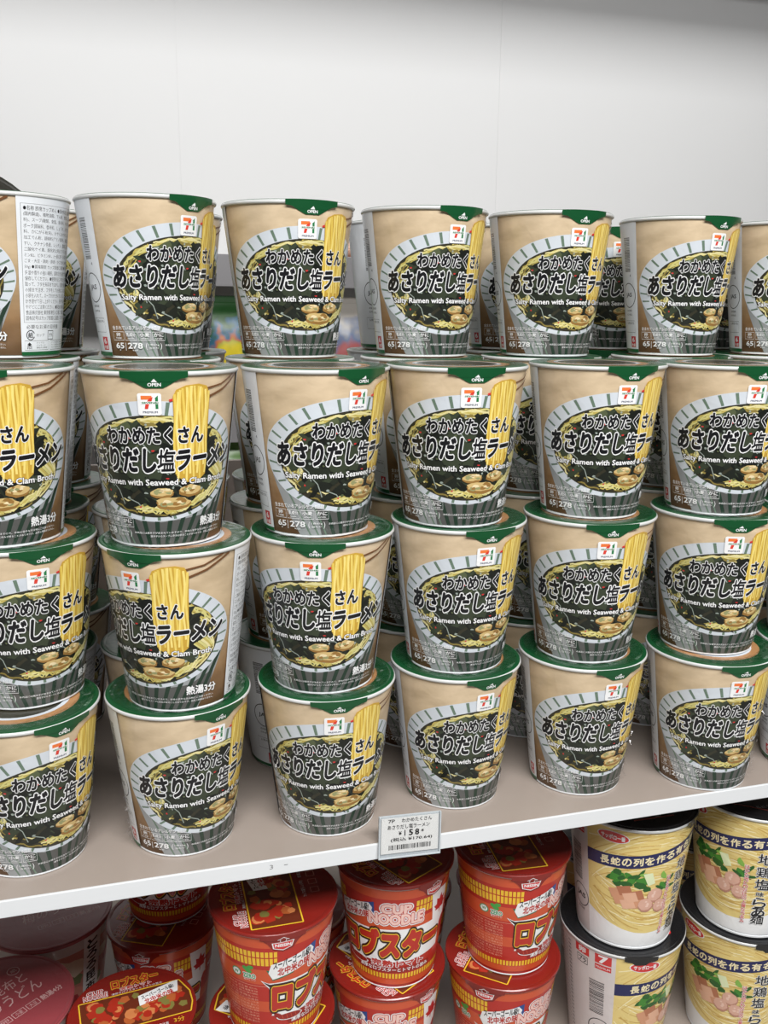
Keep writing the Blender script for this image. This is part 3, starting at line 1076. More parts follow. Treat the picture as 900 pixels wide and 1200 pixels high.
def red_art():
    P = Print()
    P.rect(-180, 180, -.01, .10, n_orange, 0)
    P.rect(-180, 180, .10, .135, n_red, 0)
    P.rect(-180, 180, .30, .44, n_orange, 0)
    P.rect(-180, 180, .60, .70, n_orange, 0)
    P.rect(-180, 180, .90, .965, n_orange, 0)
    P.rect(-180, 180, .955, .97, n_dark, 1)
    for i in range(-44, 45):
        d = i * 4.1
        P.rect(d, d + 2.7, .845, .895, n_yel, 1)
        if not -16 < d < 68:
            P.rect(d, d + 3.0, .135, .185, n_yel, 1)
            P.rect(d, d + 3.0, .195, .262, n_yel, 1)
    # maple leaf on white at the right of the title
    P.poly([(88, .10), (112, .12), (116, .42), (94, .44)], k_white, 2)
    leaf = [(0, -.10), (3, -.05), (8, -.065), (7, -.01), (12, 0), (8, .03), (9, .05), (1, .05), (.6, .09), (-.6, .09), (-1, .05), (-9, .05), (-8, .03), (-12, 0), (-7, -.01), (-8, -.065), (-3, -.05)]
    P.poly([(104 + a * .9, .27 + b) for a, b in leaf], ink('maple_red', (188, 36, 40)), 3)
    P.round_rect(120, 140, .36, .44, .02, n_red, 3)
    P.text('NISSIN', 122, 138, .38, .42, k_white, 4, bold=.03)
    # logo
    pk = ink('logo_pink', (240, 200, 190))
    for w_, a_, b_, v0, v1 in (('CUP', 34, 64, .150, .232), ('NOODLE', 20, 78, .245, .340)):
        P.text(w_, a_, b_, v0, v1, k_white, 6, bold=.17, res=3)
        P.text(w_, a_, b_, v0, v1, pk, 8, bold=.055, outline=n_red, ow=.10, res=3)
    # badge
    blue, grn = ink('badge_blue', (32, 72, 140)), ink('badge_leaf', (28, 110, 78))
    P.poly([(-19, .25), (20, .16), (24, .20), (20, .30), (-18, .39), (-22, .33)], k_white, 5)
    P.poly([(14, .17), (26, .14), (26, .26), (18, .27)], blue, 4)
    P.poly([(-24, .30), (-10, .33), (4, .35), (-18, .40)], grn, 4)
    P.text('スーパーゴール級!', -17, 20, .225, .295, k_black, 7, bold=.03, slope=-.0016, res=2)
    P.text('北中米の味', -13, 19, .290, .360, n_red, 7, bold=.04, slope=-.0016, res=2)
    # title
    P.poly([(-30, .40), (-22, .425), (40, .395), (108, .385), (116, .37), (108, .47), (108, .69), (44, .725), (-20, .735), (-16, .62), (-22, .47)], k_white, 5)
    ink('title_dark', (52, 22, 14))
    P.poly([(-28, .41), (-21, .435), (-8, .43), (-12, .60), (-18, .65), (-20, .47)], MATS['title_dark'], 6)
    P.text('ロブスター', -18, 103, .430, .680, n_yel, 8, bold=.105, outline=MATS['title_dark'], ow=.175, res=3, shear=.04, slope=-.0002)
    P.text('ロブスター', -18, 103, .430, .680, n_red, 11, bold=.075, res=3, shear=.04, slope=-.0002)
    # lobster and subtitle
    P.ellipse(0, .755, 15, .036, k_white, 12)
    P.ellipse(0, .755, 13.5, .029, n_dark, 13)
    for d in (-9, -4, 1, 6):
        P.stroke([(d, .73), (d + 2, .782)], .004, n_orange, 14)
    P.ellipse(-13, .735, 5, .020, n_dark, 14, rot=.6)
    P.poly([(12, .74), (19, .725), (18, .76)], n_dark, 14)
    P.text('完熟トマト', 20, 84, .705, .770, n_red, 13, bold=.045, outline=k_white, ow=.11)
    P.round_rect(-2, 96, .775, .830, .018, n_dark, 7)
    P.text('濃厚なロブスターとトマトの旨み', 2, 93, .782, .822, k_white, 9, bold=.02)
    # left: marks and the small print
    P.ellipse(-56, .36, 5.5, .038, ink('eco_green', (60, 150, 96)), 4)
    P.ellipse(-56, .36, 4.2, .029, k_white, 5)
    P.text('W', -58.5, -53.5, .345, .375, MATS['eco_green'], 6, bold=.04)
    for a, b, r in ((-45, .305, .7), (-40, .29, -.4), (-42, .325, .2)):
        P.ellipse(a, b, 3.6, .018, ink('leaf_green', (70, 160, 70)), 5, rot=r)
    P.text('ZERO', -48, -35, .35, .39, MATS['eco_green'], 5, bold=.04, outline=k_white, ow=.12)
    P.text('電子レンジ', -48, -35, .40, .415, k_white, 5)
    pale = ink('small_print', (236, 178, 150))
    P.rect(-106, -18, .455, .458, pale, 2)
    rowt = ('即席カップめん 油揚げめん(国内製造)', '小麦粉、植物油脂、食塩、チキンエキス', 'ポークエキス、たん白加水分解物、香辛料', 'スープ、かやく、トマト、ロブスター風味', '加工でん粉、調味料、炭酸カルシウム', 'カラメル色素、増粘多糖類、香料、乳化剤')
    for c in range(3):
        for i in range(13):
            P.text(rowt[(i + 2 * c) % 6], -104 + c * 24, -82 + c * 24, .475 + i * .0265, .493 + i * .0265, pale, 3, res=1)
    for i in range(3):
        P.text(rowt[i], -30 + i * 4, -27.5 + i * 4, .45, .452, pale, 3, res=1) if False else None
    P.rect(-128, -110, .47, .53, k_red, 3)
    P.text('プラ', -125, -113, .48, .52, k_white, 4, bold=.03)
    P.rect(-130, -108, .56, .80, pale, 2)
    for i in range(12):
        P.rect(-128 + i * 1.6, -127.2 + i * 1.6, .58, .76, n_dark, 3)
    # back of the cup repeats the plain bands
    return P


ra = red_art()
RED_BODY = cup_body_mesh('cup_body', ra, n_red, paper_w, RBL, RTL, HL)
RED_RIM = round_lathe('rim', bead(RIM, HL - .0022, .0030, .0036), [rim_m])
RL = Print()
for x, y, r, c in ((0, 0, 46, 0),):
    mm_disc(RL, x, y, r, n_lid, 0)
fr_pts = [(-27, 14), (44, 14), (45.5, -2), (44, -13), (-27, -13)]
RL.mi(n_soup)


def mm_poly(P, pts, m, lay):
    k = P.mi(m)
    lay = P.up(lay)
    for t in tessellate_polygon([[Vector((a, b, 0)) for a, b in pts]]):
        P.tris.append((tuple(pts[i] for i in t), k, lay))


def mm_line(P, pts, w, m, lay):
    for a, b in zip(pts, pts[1:]):
        dx, dy = b[0] - a[0], b[1] - a[1]
        l = math.hypot(dx, dy)
        nx, ny = -dy / l * w / 2, dx / l * w / 2
        mm_poly(P, [(a[0] + nx, a[1] + ny), (b[0] + nx, b[1] + ny), (b[0] - nx, b[1] - ny), (a[0] - nx, a[1] - ny)], m, lay)


frame = [(-38, 21), (39, 21), (45.0, 6), (45.0, -6), (42, -16), (-38, -16)]
mm_poly(RL, frame, n_soup, 1)
chunk = [ink('lid_tomato', (170, 46, 30)), ink('lid_prawn', (206, 128, 76)), ink('lid_chunk', (182, 96, 50)), ink('lid_leek', (128, 120, 62))]
rl = random.Random(4)
for i in range(64):
    x, y = rl.uniform(-33, 38), rl.uniform(-11, 16)
    r = rl.uniform(2.5, 6)
    n = rl.choice((5, 6, 9))
    a0 = rl.random() * 3
    mm_poly(RL, [(x + r * math.cos(a0 + 6.283 * k / n) * rl.uniform(.8, 1.1), y + r * math.sin(a0 + 6.283 * k / n) * rl.uniform(.8, 1.1)) for k in range(n)], chunk[rl.choice((0, 1, 2, 0, 3, 1))], 2 + i % 3)
mm_line(RL, frame + [frame[0]], 1.0, n_yel, 6)
mm_text(RL, 'CUP', -31, -19, 28, 32, n_red, 7, bold=.03, outline=k_white, ow=.10)
mm_text(RL, 'NOODLE', -34, -16, 23, 28, n_red, 7, bold=.03, outline=k_white, ow=.10)
mm_text(RL, 'ロブスター', -12, 24, 29, 39, n_red, 7, bold=.05, outline=n_yel, ow=.10)
mm_text(RL, '完熟トマト', -6, 18, 25, 28.5, n_red, 7, bold=.04, outline=k_white, ow=.10)
mm_text(RL, '濃厚なロブスターとトマトの旨み', -13, 26, 22, 24.2, k_white, 7)
mm_poly(RL, [(6, 3), (36, 9), (38, 21), (34, 21), (6, 14)], k_white, 8)
mm_text(RL, 'スーパーゴール級!', 8, 34, 11.5, 16, k_black, 9, bold=.03, rot=.2)
mm_text(RL, '北中米の味', 10, 33, 5.5, 11, n_red, 9, bold=.04, rot=.2)
for i, t_ in enumerate(('カップは電子レンジ不可', '熱湯注意', '3分')):
    mm_text(RL, t_, (-10, 14, 28)[i], (10, 24, 36)[i], -24, (-21, -21, -19)[i], (k_white, k_white, n_yel)[i], 7)
for x in (-6, 4, 14, 22):
    mm_line(RL, [(x, -34), (x + 6, -34), (x + 6, -28), (x, -28), (x, -34)], .5, ink('lid_pale_red', (214, 150, 136)), 7)
RED_LID = lid_mesh('lid', RIM + .0002, HL, RL, n_lid, skirt=.0024)


def _nis(P):
    P.poly([(-10, .05), (10, .04), (8, .095), (0, .12), (-9, .10)], k_white, 1)
    P.poly([(-9, .054), (9, .045), (7, .092), (0, .113), (-8, .096)], k_red, 2)
    P.text('NISSIN', -7, 7, .06, .085, k_white, 3, bold=.04)
    P.stroke([(-2.5, .040), (-2.5, .015), (-5, .015), (0, -.012), (5, .015), (2.5, .015), (2.5, .040)], .005, k_white, 3)


RED_TAB = tab_mesh('pull_tab', [(-20, -.03), (-20, .02), (-14, .055), (-9, .11), (0, .13), (9, .11), (14, .055), (20, .02), (20, -.03), (10, -.034), (0, -.035), (-10, -.034)], RBL, RTL, HL, (n_lid, [_nis]))


def cup_kind(name, parts):
    """parts: (part name, mesh); returns a maker that places one cup with its lid turned its own way"""
    state = {}

    def make(x, y, z, deg, lid_deg, label, cat, group):
        e = empty(name, (x, y, z), R(deg))
        for pn, me in parts:
            if pn not in state:
                o = link(pn, me, e)
                state[pn] = o
            else:
                o = state[pn].copy()
                COL.objects.link(o)
                o.parent = e
            o.rotation_euler = (0, 0, R(lid_deg - deg) if pn in ('lid', 'pull_tab') else 0)
        tag(e, label, cat, group)
        return e
    return make


# the lid's reading direction runs away from its tab: turn the art a quarter
for v in RED_LID.vertices:
    x, y = v.co.x, v.co.y
    v.co.x, v.co.y = -y, x
red = cup_kind('red_noodle_cup', (('cup_body', RED_BODY), ('rim', RED_RIM), ('lid', RED_LID), ('pull_tab', RED_TAB)))


def face(x, y, d):
    """turn as seen from where the photographer stands"""
    return d - math.degrees(math.atan2(x, y))


T0, T1 = LZ + .0003, LZ + .0003 + PL
G1, G0 = 'red lobster noodle cups, upper layer', 'red lobster noodle cups, lower layer'
for x, y, z, d, ld, lab, g in (
        (.0917, .6109, T1, 16, 8, 'red noodle cup with its whole photo lid in view, left of the price tag', G1),
        (.1950, .6394, T1, -46, 44, 'red noodle cup directly below the price tag, title facing forward', G1),
        (.2930, .6279, T1, 28, 21, 'red noodle cup right of the price tag showing its small print and yellow bands', G1),
        (.0899, .6146, T0, 40, 60, 'red noodle cup standing under the one left of the price tag', G0),
        (.1910, .6435, T0, -46, 46, 'red noodle cup standing under the cup below the price tag', G0),
        (.2882, .6269, T0, 0, -16, 'red noodle cup standing under the cup right of the price tag', G0),
        (-.0147, .6375, T0, -40, -85, 'red noodle cup at the bottom left with lid title readable, nothing on top', G0),
        (.0130, .7480, T0, -60, -25, 'red noodle cup with maple leaf on its side, behind at left, carrying another', G0),
        (.0200, .7660, T1, -46, 30, 'red noodle cup tucked under the shelf edge at left, only its foot showing', G1),
        (.1300, .7320, T0, 10, 20, 'red noodle cup behind, between the two upper cups left of centre', G0),
        (.2310, .7380, T0, -20, 160, 'red noodle cup behind, its lid showing right of the price tag', G0),
        (.3330, .7210, T0, 20, 160, 'red noodle cup behind, next to the white cups', G0)):
    red(x, y, z, face(x, y, d), face(x, y, ld), lab, 'noodle cup', g)

# ------------------------------------------------------------------ lower shelf: white chicken ramen cups
w_paper = ink('chicken_cup_white', (236, 236, 236))
w_panel = ink('chicken_panel', (214, 206, 204))
w_black = ink('chicken_lid_black', (26, 26, 28), 0.25)
w_navy = ink('banner_navy', (30, 34, 84))


def white_art():
    P = Print()
    rr = random.Random(9)
    br = ink('broth_yellow', (228, 204, 130))
    pts = [(-66, -.01), (70, -.01), (70, .72)]
    pts += [(70 - i * 13.6, .72 + .135 * math.sin(math.pi * i / 10)) for i in range(1, 10)] + [(-66, .72)]
    P.poly(pts, br, 0)
    ny = [ink('thin_noodle', (230, 208, 140)), ink('thin_noodle_light', (244, 232, 186)), ink('thin_noodle_deep', (202, 166, 88)), ink('thin_noodle_mid', (222, 196, 120))]
    for j in range(300):
        d, v = rr.uniform(-66, 50), rr.uniform(0, .80)
        k = rr.uniform(-.0011, .0011)
        q = rr.uniform(.00002, .00008) * (1 if v > .45 else -1)
        p = []
        for i in range(9):
            dd = d + i * rr.uniform(4.2, 5.4)
            vv = v + k * (dd - d) - q * (dd - 4) ** 2 + q * (d - 4) ** 2 * .6
            if -65.5 < dd < 69.5 and 0 < vv < .72 + .12 * max(0, math.sin(math.pi * (dd + 66) / 136)):
                p.append((dd, vv))
        if len(p) > 1:
            P.stroke(p, rr.uniform(.005, .009), ny[j % 4], 1 + j % 3)
    # banner
    band = lambda t: (-66 + 128 * t, .24 - .17 * t + .02 * math.sin(math.pi * t))
    P.poly([(band(i / 12)[0], band(i / 12)[1]) for i in range(13)] + [(band(i / 12)[0], band(i / 12)[1] + .105) for i in range(12, -1, -1)], w_navy, 5)
    s_ = '長蛇の列を作る有名店'
    for i, c in enumerate(s_):
        t = .10 + .82 * i / len(s_)
        d, v = band(t + .02)
        P.text(c, d, d + 8.6, v + .022, v + .085, ink('banner_cream', (240, 226, 184)), 6, bold=.03, slope=-.0012)
    # maker's oval
    P.ellipse(-39, .072, 15, .046, k_white, 5)
    P.ellipse(-39, .072, 14, .041, k_red, 6)
    P.text('サッポロ一番', -50, -28, .055, .092, k_white, 7, bold=.03)
    # toppings
    gr = [ink('onion_green', (62, 132, 44)), ink('onion_deep', (36, 92, 34)), ink('onion_light', (130, 178, 76)), ink('onion_white', (224, 232, 190))]
    for j in range(26):
        P.ellipse(rr.uniform(-38, 22), rr.uniform(.34, .47), rr.uniform(4, 9), rr.uniform(.012, .03), gr[rr.choice((0, 1, 2, 0, 1))], 7 + j % 3, n=8, rot=rr.uniform(-1, 1), wob=.25, rnd=rr)
    P.poly([(-9, .34), (0, .33), (4, .42), (-3, .44)], gr[3], 10)
    ch = [ink('chicken_pink', (208, 150, 116)), ink('chicken_brown', (178, 114, 82)), ink('chicken_pale', (226, 176, 146))]
    for j, (d, v) in enumerate(((-34, .52), (-26, .49), (-20, .54), (-30, .57), (-14, .52), (-22, .60), (-12, .59))):
        P.poly([(d - 8, v - .02), (d + 5, v - .045), (d + 9, v + .03), (d - 4, v + .05)], ch[j % 3], 8 + j % 3)
    mb = [ink('meatball', (216, 170, 150)), ink('meatball_shade', (186, 134, 114)), ink('meatball_light', (232, 196, 180))]
    for d, v, r in ((6, .52, 8.2), (-3, .60, 8.0), (13, .615, 7.6)):
        P.ellipse(d, v + .006, r * 1.03, r / 142 * 1.05, mb[1], 11, wob=.04, rnd=rr)
        P.ellipse(d - .6, v - .002, r * .92, r / 142 * .9, mb[0], 12, wob=.06, rnd=rr)
        for q in range(5):
            P.ellipse(d + rr.uniform(-.5, .4) * r, v + rr.uniform(-.5, .3) * r / 142, r * .18, r / 142 * .15, mb[2], 13, n=8, wob=.3, rnd=rr)
    # vertical lettering
    for i, c in enumerate('はかた地どりだしの上質なうまみ'):
        P.text(c, 17.0, 21.2, .37 + i * .034, .399 + i * .034, k_red, 15, bold=.02, outline=k_white, ow=.08)
    for i, c in enumerate('地鶏塩味らぁ麺'):
        sm = c == '味'
        v0 = (.26, .37, .475, .585, .635, .715, .78)[i]
        P.text(c, 28 if not sm else 30.5, 42 if not sm else 38, v0, v0 + (.09 if not sm else .04), k_black, 15, bold=.018, outline=k_white, ow=.05)
    # information panel
    P.rect(-180, -66, -.01, .97, w_panel, 5)
    P.rect(70, 180, -.01, .97, w_panel, 5)
    P.rect(-86, -70, .02, .10, k_red, 6)
    P.text('7', -82, -74, .03, .09, k_white, 7, bold=.04)
    P.rect(-86, -70, .11, .155, k_red, 6)
    P.text('PREMIUM', -85, -71, .125, .143, k_white, 7)
    P.rect(-108, -92, .02, .09, k_red, 6)
    P.text('卵', -104, -96, .03, .08, k_white, 7, bold=.03)
    P.stroke([(-106, .11), (-94, .11), (-94, .17), (-106, .17)], .007, k_black, 6, closed=True)
    P.text('プラ', -104.5, -95.5, .12, .16, k_black, 6, bold=.03)
    x = .27
    while x < .56:
        w = rr.choice((.003, .005, .007))
        P.rect(-92, -76, x, x + w, k_black, 6)
        x += w + rr.choice((.003, .005, .008))
    P.text('4901734', -75, -72.5, .30, .302, k_black, 6) if False else None
    P.arc(-80, .70, 13, .088, 0, 360, .007, k_black, 6, n=44)
    P.text('JAS', -88, -72, .675, .725, k_black, 6, bold=.03)
    P.text('認定機関', -86, -74, .80, .82, k_black, 6)
    for i in range(26):
        P.text('めん(国内製造)小麦粉、植物油脂、食塩、しょうゆ、鶏肉', -176, -116, .06 + i * .034, .082 + i * .034, k_black, 6, res=1)
    # fluted foot
    for i in range(-44, 45):
        if i % 2:
            P.rect(i * 4, i * 4 + 4, .80, .965, ink('flute_grey', (218, 218, 220)), -.6) if False else None
    return P


wa = white_art()
HW = .1172
RIMW, RTW, RBW = .0533, .0516, .0388
WH_BODY = cup_body_mesh('cup_body', wa, w_paper, paper_w, RBW, RTW, HW, base_frac=.03)
WH_RIM = round_lathe('rim', bead(RIMW, HW - .0018, .0028, .0032), [rim_m])
WL = Print()
mm_text(WL, '長蛇の列を作る有名店', -20, 26, -30, -26, ink('lid_silver', (190, 190, 190)), 0, rot=0)
mm_text(WL, '地鶏塩味らぁ麺', -24, 24, -8, 6, ink('lid_silver', (190, 190, 190)), 0, bold=.03)
mm_disc(WL, 28, -22, 7, k_red, 0, ry=4.5)
mm_text(WL, 'サッポロ一番', 23, 33, -24, -20, k_white, 1.5, bold=.03)
mm_line(WL, [(-36, -16), (-8, -38)], 1.4, ink('lid_rust', (150, 70, 58)), 0)
mm_line(WL, [(36, 6), (24, -32)], 1.4, MATS['lid_rust'], 0)
mm_text(WL, '熱湯3分', -34, -20, 12, 17, MATS['lid_silver'], 0)
mm_disc(WL, 4, 24, 12, ink('lid_photo', (120, 96, 70)), 0, ry=8)
WH_LID = lid_mesh('lid', RIMW - .0005, HW, WL, w_black)
WH_TAB = tab_mesh('pull_tab', [(-15, -.03), (-15, .012), (-8, .03), (-5, .05), (5, .05), (8, .03), (15, .012), (15, -.03), (7, -.034), (0, -.035), (-7, -.034)], RBW, RTW, HW, (w_black, []))
wht = cup_kind('chicken_ramen_cup', (('cup_body', WH_BODY), ('rim', WH_RIM), ('lid', WH_LID), ('pull_tab', WH_TAB)))
G2 = 'white chicken ramen cups with black lids'
for x, y, z, d, ld, lab in (
        (.3945, .6150, T0 + HW + .0006, 25, 70, 'black-lidded chicken ramen cup with bar code side showing, upper, second from right'),
        (.5030, .6000, T0 + HW + .0006, -18, 40, 'black-lidded chicken ramen cup with red vertical lettering, upper, at the right edge'),
        (.3965, .6200, T0, 64, 20, 'black-lidded chicken ramen cup turned to its white panel, lower, beside the red cups'),
        (.5075, .6055, T0, -8, 30, 'black-lidded chicken ramen cup standing lowest in the bottom right corner'),
        (.4420, .7270, T0, 20, 100, 'black-lidded chicken ramen cup in shade behind, between the white stacks'),
        (.5510, .7270, T0, 0, 90, 'black-lidded chicken ramen cup in shade behind the rightmost stack')):
    wht(x, y, z, face(x, y, d), face(x, y, ld), lab, 'noodle cup', G2)

# ------------------------------------------------------------------ lower shelf: plum udon cups
u_lid = ink('udon_lid_rose', (150, 66, 72), 0.3)
u_rose = ink('udon_rose', (176, 92, 96))
HU, RTU, RBU = .0990, .0532, .040


def udon_art():
    P = Print()
    rr = random.Random(21)
    P.rect(-180, 180, .0, .12, w_panel, 0)
    cols = [ink('udon_cream', (222, 206, 186)), ink('udon_plum', (182, 64, 70)), ink('udon_kelp', (120, 132, 92)), ink('udon_pink', (214, 140, 124))]
    P.rect(-180, 180, .12, .95, ink('udon_ground', (196, 130, 118)), 0)
    for j in range(60):
        P.ellipse(rr.uniform(-175, 175), rr.uniform(.2, .85), rr.uniform(6, 18), rr.uniform(.03, .10), cols[rr.choice((0, 1, 2, 3, 0))], 1 + j % 4, n=12, rot=rr.uniform(-1, 1), wob=.3, rnd=rr)
    for d in (30, 150, -90):
        P.rect(d, d + 22, .02, .95, k_white, 6)
        for i, c in enumerate('とろろ昆布と梅'):
            P.text(c, d + 4, d + 17, .06 + i * .12, .16 + i * .12, (k_black, k_red)[i > 4], 7, bold=.03)
    return P


ua = udon_art()
UD_BODY = cup_body_mesh('cup_body', ua, w_paper, paper_w, RBU, RTU, HU)
UD_RIM = round_lathe('rim', bead(.0549, HU - .0022, .0030, .0036), [u_rose])
UL = Print()
mm_text(UL, 'とろろ昆布と', -30, 28, 6, 18, ink('udon_lettering', (206, 168, 166)), 0, shear=.15)
mm_text(UL, '梅のうどん', -24, 32, -10, 4, MATS['udon_lettering'], 0, shear=.15)
mm_text(UL, '熱湯4分', 22, 40, -24, -18, MATS['udon_lettering'], 0, bold=.02)
for i in range(3):
    mm_line(UL, [(-14 + i * 12, -24), (-4 + i * 12, -24), (-4 + i * 12, -18), (-14 + i * 12, -18), (-14 + i * 12, -24)], .5, MATS['udon_lettering'], 0)
    mm_text(UL, ('卵', '小麦', '大豆')[i], -12 + i * 12, -6 + i * 12, -23, -19, MATS['udon_lettering'], 0)
mm_disc(UL, 26, 24, 5, MATS['udon_lettering'], 0)
mm_disc(UL, 26, 24, 4.3, u_lid, 1.2)
mm_text(UL, '紙', 23.5, 28.5, 22, 26, MATS['udon_lettering'], 2.4)
UD_LID = lid_mesh('lid', .0549, HU + .0006, UL, u_lid)
udon = cup_kind('udon_cup', (('cup_body', UD_BODY), ('rim', UD_RIM), ('lid', UD_LID)))
for x, y, d, ld, lab in ((-.085, .784, 0, 12, 'plum udon cup with rose lid half hidden under the shelf lip, left edge'),
                         (-.1135, .674, -20, 28, 'plum udon cup with rose lid in the bottom left corner')):
    udon(x, y, T0, face(x, y, d), face(x, y, ld), lab, 'udon cup', 'plum udon cups with rose lids')

# ------------------------------------------------------------------ price tag on the shelf lip
pt = empty('price_tag', (0.1744, FY - .0030, -.0113))
pt.rotation_euler = (R(-6), R(2.5), 0)
tag(pt, 'small white price tag in a clear holder on the white shelf lip', 'price tag')
paper_t = new_mat('tag_paper', (238, 238, 236), 0.6)
tb = bmesh.new()
bm_box(tb, -.0205, .0205, -.0003, .0003, .0035, .0285)
bm_done(tb, 'paper_card', pt, [paper_t])
TP = Print(1000.0)
t_ink = new_mat('tag_ink', (24, 24, 26), 0.6)
for s_, x0, x1, y0, y1, b in (('7P', -15.5, -11, 25.2, 27.6, .02), ('わかめたくさん', -6, 15.5, 25.0, 27.8, .02), ('あさりだし塩ラーメン', -16, 14, 20.6, 23.6, .02),
                              ('¥', -8, -6, 16.2, 18.8, .03), ('1', -3.9, -3.3, 15.4, 19.4, .01), ('5', -.6, 2.0, 15.4, 19.4, .04), ('8', 3.8, 6.4, 15.4, 19.4, .04), ('*', 8.2, 9.8, 17, 19, .03),
                              ('(税込 ¥170.64)', -13.5, 16, 11.4, 14.4, .02)):
    mm_text(TP, s_, x0, x1, y0, y1, t_ink, 0, bold=b)
rt_ = random.Random(2)
x = -15.0
while x < 15:
    w = rt_.choice((.25, .4, .7))
    mm_poly(TP, [(x, 6.0), (x + w, 6.0), (x + w, 9.4), (x, 9.4)], t_ink, 0)
    x += w + rt_.choice((.25, .4, .6))
dat = ([], [], [], [])
TP.wrap(lambda d, v, off, d0, sg: ((d * .001, -.0003 - off, v * .001), (0, -1, 0)), dat, .00002)
link('printed_price', data_mesh('printed_price', dat, TP.mats), pt)
tb = bmesh.new()
bm_box(tb, -.0222, .0222, -.0010, -.0007, .0012, .0302)
bm_done(tb, 'clear_front', pt, [film_m])
clear_edge = new_mat('clear_plastic_edge', (188, 194, 198), 0.2)
tb = bmesh.new()
bm_box(tb, -.0222, -.0212, -.0012, .0010, .0010, .0304, bevel=.0003)
bm_box(tb, .0212, .0222, -.0012, .0010, .0010, .0304, bevel=.0003)
bm_box(tb, -.0222, .0222, -.0012, .0014, .0002, .0014, bevel=.0003)
bm_box(tb, -.0222, .0222, .0006, .0010, .0012, .0302)
bm_done(tb, 'holder_frame', pt, [clear_edge])

# ------------------------------------------------------------------ the gondola across the aisle, seen through the gaps
gon = empty('gondola_shelf', (0.6, 1.95, 0.42))
tag(gon, 'dim shelving unit across the aisle with grey price rails', 'shelf')
rail_m = new_mat('rail_grey', (150, 148, 150), 0.3, 0.3)
for zt in (.455, .134, -.20):
    under(gon, box('price_rail', (-1.2, 2.6, 1.950, 1.956, zt - .064, zt), rail_m, bevel=.001))
    under(gon, box('deck', (-1.2, 2.6, 1.956, 2.248, zt - .02, zt - .001), new_mat('gondola_deck', (150, 148, 146), 0.5)))
for px in (-1.19, 0.02, 1.24, 2.56):
    under(gon, box('upright', (px, px + .03, 2.20, 2.2495, -.949, .47), rail_m))


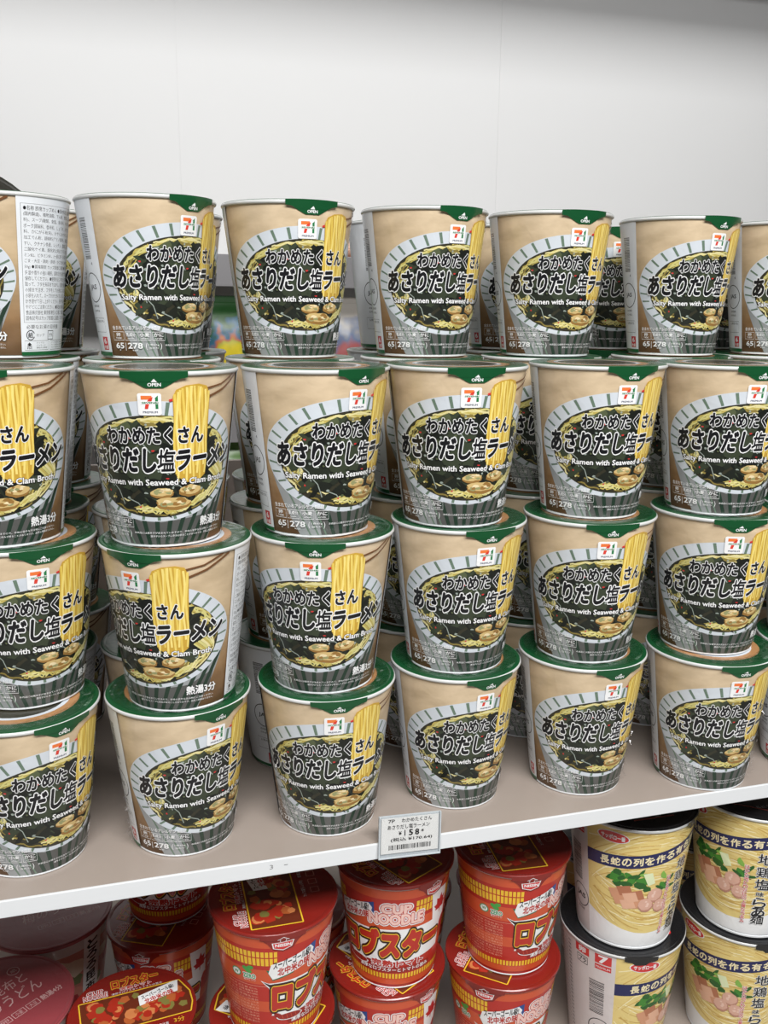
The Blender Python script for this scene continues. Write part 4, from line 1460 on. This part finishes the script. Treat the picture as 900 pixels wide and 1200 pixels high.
def pouch(name, x, z, w, h, d, cols, label, rot=0.0, y=1.97, droop=0.0):
    """pillow bag with crimped ends standing on a shelf"""
    bm = bmesh.new()
    rr = random.Random(int(abs(x) * 999))
    nx, nz = 16, 20
    gridf = {}
    for s in (-1, 1):
        for i in range(nx + 1):
            for j in range(nz + 1):
                u, v = i / nx, j / nz
                t = (max(0, math.sin(math.pi * u)) ** .6) * (max(0, math.sin(math.pi * min(1, max(0, (v - .05) / .9)))) ** .55)
                px = (u - .5) * w * (1 - .06 * math.sin(math.pi * v))
                py = s * (d / 2 * t + .0008) + rr.uniform(-.0015, .0015) * t
                gridf[s, i, j] = bm.verts.new((px, py, v * h * (1 - droop * u ** 4)))
    for s in (-1, 1):
        for i in range(nx):
            for j in range(nz):
                q = [gridf[s, i, j], gridf[s, i + 1, j], gridf[s, i + 1, j + 1], gridf[s, i, j + 1]]
                bm.faces.new(q if s < 0 else q[::-1])
    for i in range(nx):
        for j in (0, nz):
            bm.faces.new((gridf[-1, i, j], gridf[-1, i + 1, j], gridf[1, i + 1, j], gridf[1, i, j]))
    for j in range(nz):
        for i in (0, nx):
            bm.faces.new((gridf[-1, i, j], gridf[-1, i, j + 1], gridf[1, i, j + 1], gridf[1, i, j]))
    m = new_mat('bag_print', cols[0], 0.3)
    nt = m.node_tree
    b = nt.nodes['Principled BSDF']
    tc = nt.nodes.new('ShaderNodeTexCoord')
    vo = nt.nodes.new('ShaderNodeTexNoise')
    vo.inputs['Scale'].default_value = 22
    vo.inputs['Detail'].default_value = 2
    sp = nt.nodes.new('ShaderNodeSeparateXYZ')
    m1 = nt.nodes.new('ShaderNodeMath')
    m1.operation = 'MULTIPLY_ADD'
    m1.inputs[1].default_value = 0.55 / h
    m1.inputs[2].default_value = -0.05
    m2 = nt.nodes.new('ShaderNodeMath')
    m2.operation = 'MULTIPLY_ADD'
    m2.inputs[1].default_value = 0.55
    cr2 = nt.nodes.new('ShaderNodeValToRGB')
    while len(cr2.color_ramp.elements) < len(cols):
        cr2.color_ramp.elements.new(.5)
    for i, c in enumerate(cols):
        cr2.color_ramp.elements[i].position = .14 + .64 * i / len(cols)
        cr2.color_ramp.elements[i].color = lin(c)
    nt.links.new(tc.outputs['Object'], vo.inputs['Vector'])
    nt.links.new(tc.outputs['Object'], sp.inputs[0])
    nt.links.new(sp.outputs['Z'], m1.inputs[0])
    nt.links.new(vo.outputs[0], m2.inputs[0])
    nt.links.new(m1.outputs[0], m2.inputs[2])
    nt.links.new(m2.outputs[0], cr2.inputs[0])
    nt.links.new(cr2.outputs[0], b.inputs['Base Color'])
    e = empty(name, (x, y + d / 2, z), rot)
    tag(e, label, 'snack bag')
    bm_done(bm, 'pouch', e, [m], smooth=True)
    if droop:
        return e
    bm2 = bmesh.new()
    bm_box(bm2, -w / 2 * .99, w / 2 * .99, -.0012, .0012, h * .965, h * 1.02)
    bm_done(bm2, 'top_seal', e, [new_mat('bag_seal', cols[-1], .3)])
    return e


SH1, SH2, SH3 = .4545, .1335, -.2005
pouch('snack_bag', .235, SH2, .17, .235, .06, [(222, 200, 48)] * 10 + [ (206, 190, 44), (180, 176, 60), (186, 104, 60), (52, 100, 130), (40, 84, 40), (48, 96, 44), (40, 84, 40)], 'yellow and green snack bag across the aisle, seen between the first two top cups')
pouch('snack_bag', .060, SH2, .14, .22, .05, [(60, 130, 60), (222, 190, 50), (226, 150, 70), (80, 150, 80)], 'green snack bag across the aisle, seen beside the far left top cups', .1)
pouch('snack_bag', .490, SH2, .15, .235, .06, [(170, 140, 130), (150, 128, 124), (190, 170, 170), (176, 100, 98), (172, 96, 96), (104, 120, 150), (170, 164, 156)], 'pink and blue snack bag across the aisle, seen left of the third top cup')
pouch('snack_bag', .275, SH3, .17, .26, .06, [(190, 96, 110), (214, 190, 190), (200, 120, 130), (110, 150, 80)], 'pink snack bag on the low shelf across the aisle')
pouch('snack_bag', .120, SH3, .13, .24, .05, [(160, 60, 76), (206, 170, 170), (176, 90, 100)], 'dark pink snack bag on the low shelf across the aisle', .05)
pouch('snack_bag', -.265, SH1, .27, .165, .09, [(66, 64, 56), (74, 72, 62), (58, 56, 48), (48, 46, 40)], 'dark olive bag peeking over the top cups at the left edge', 0.0, droop=.55)
pouch('snack_bag', .500, SH1, .11, .036, .03, [(214, 150, 128), (222, 176, 150)], 'low salmon coloured packet on the top shelf across the aisle')

bpy.data.objects.remove(_to)
bpy.data.curves.remove(_tc)
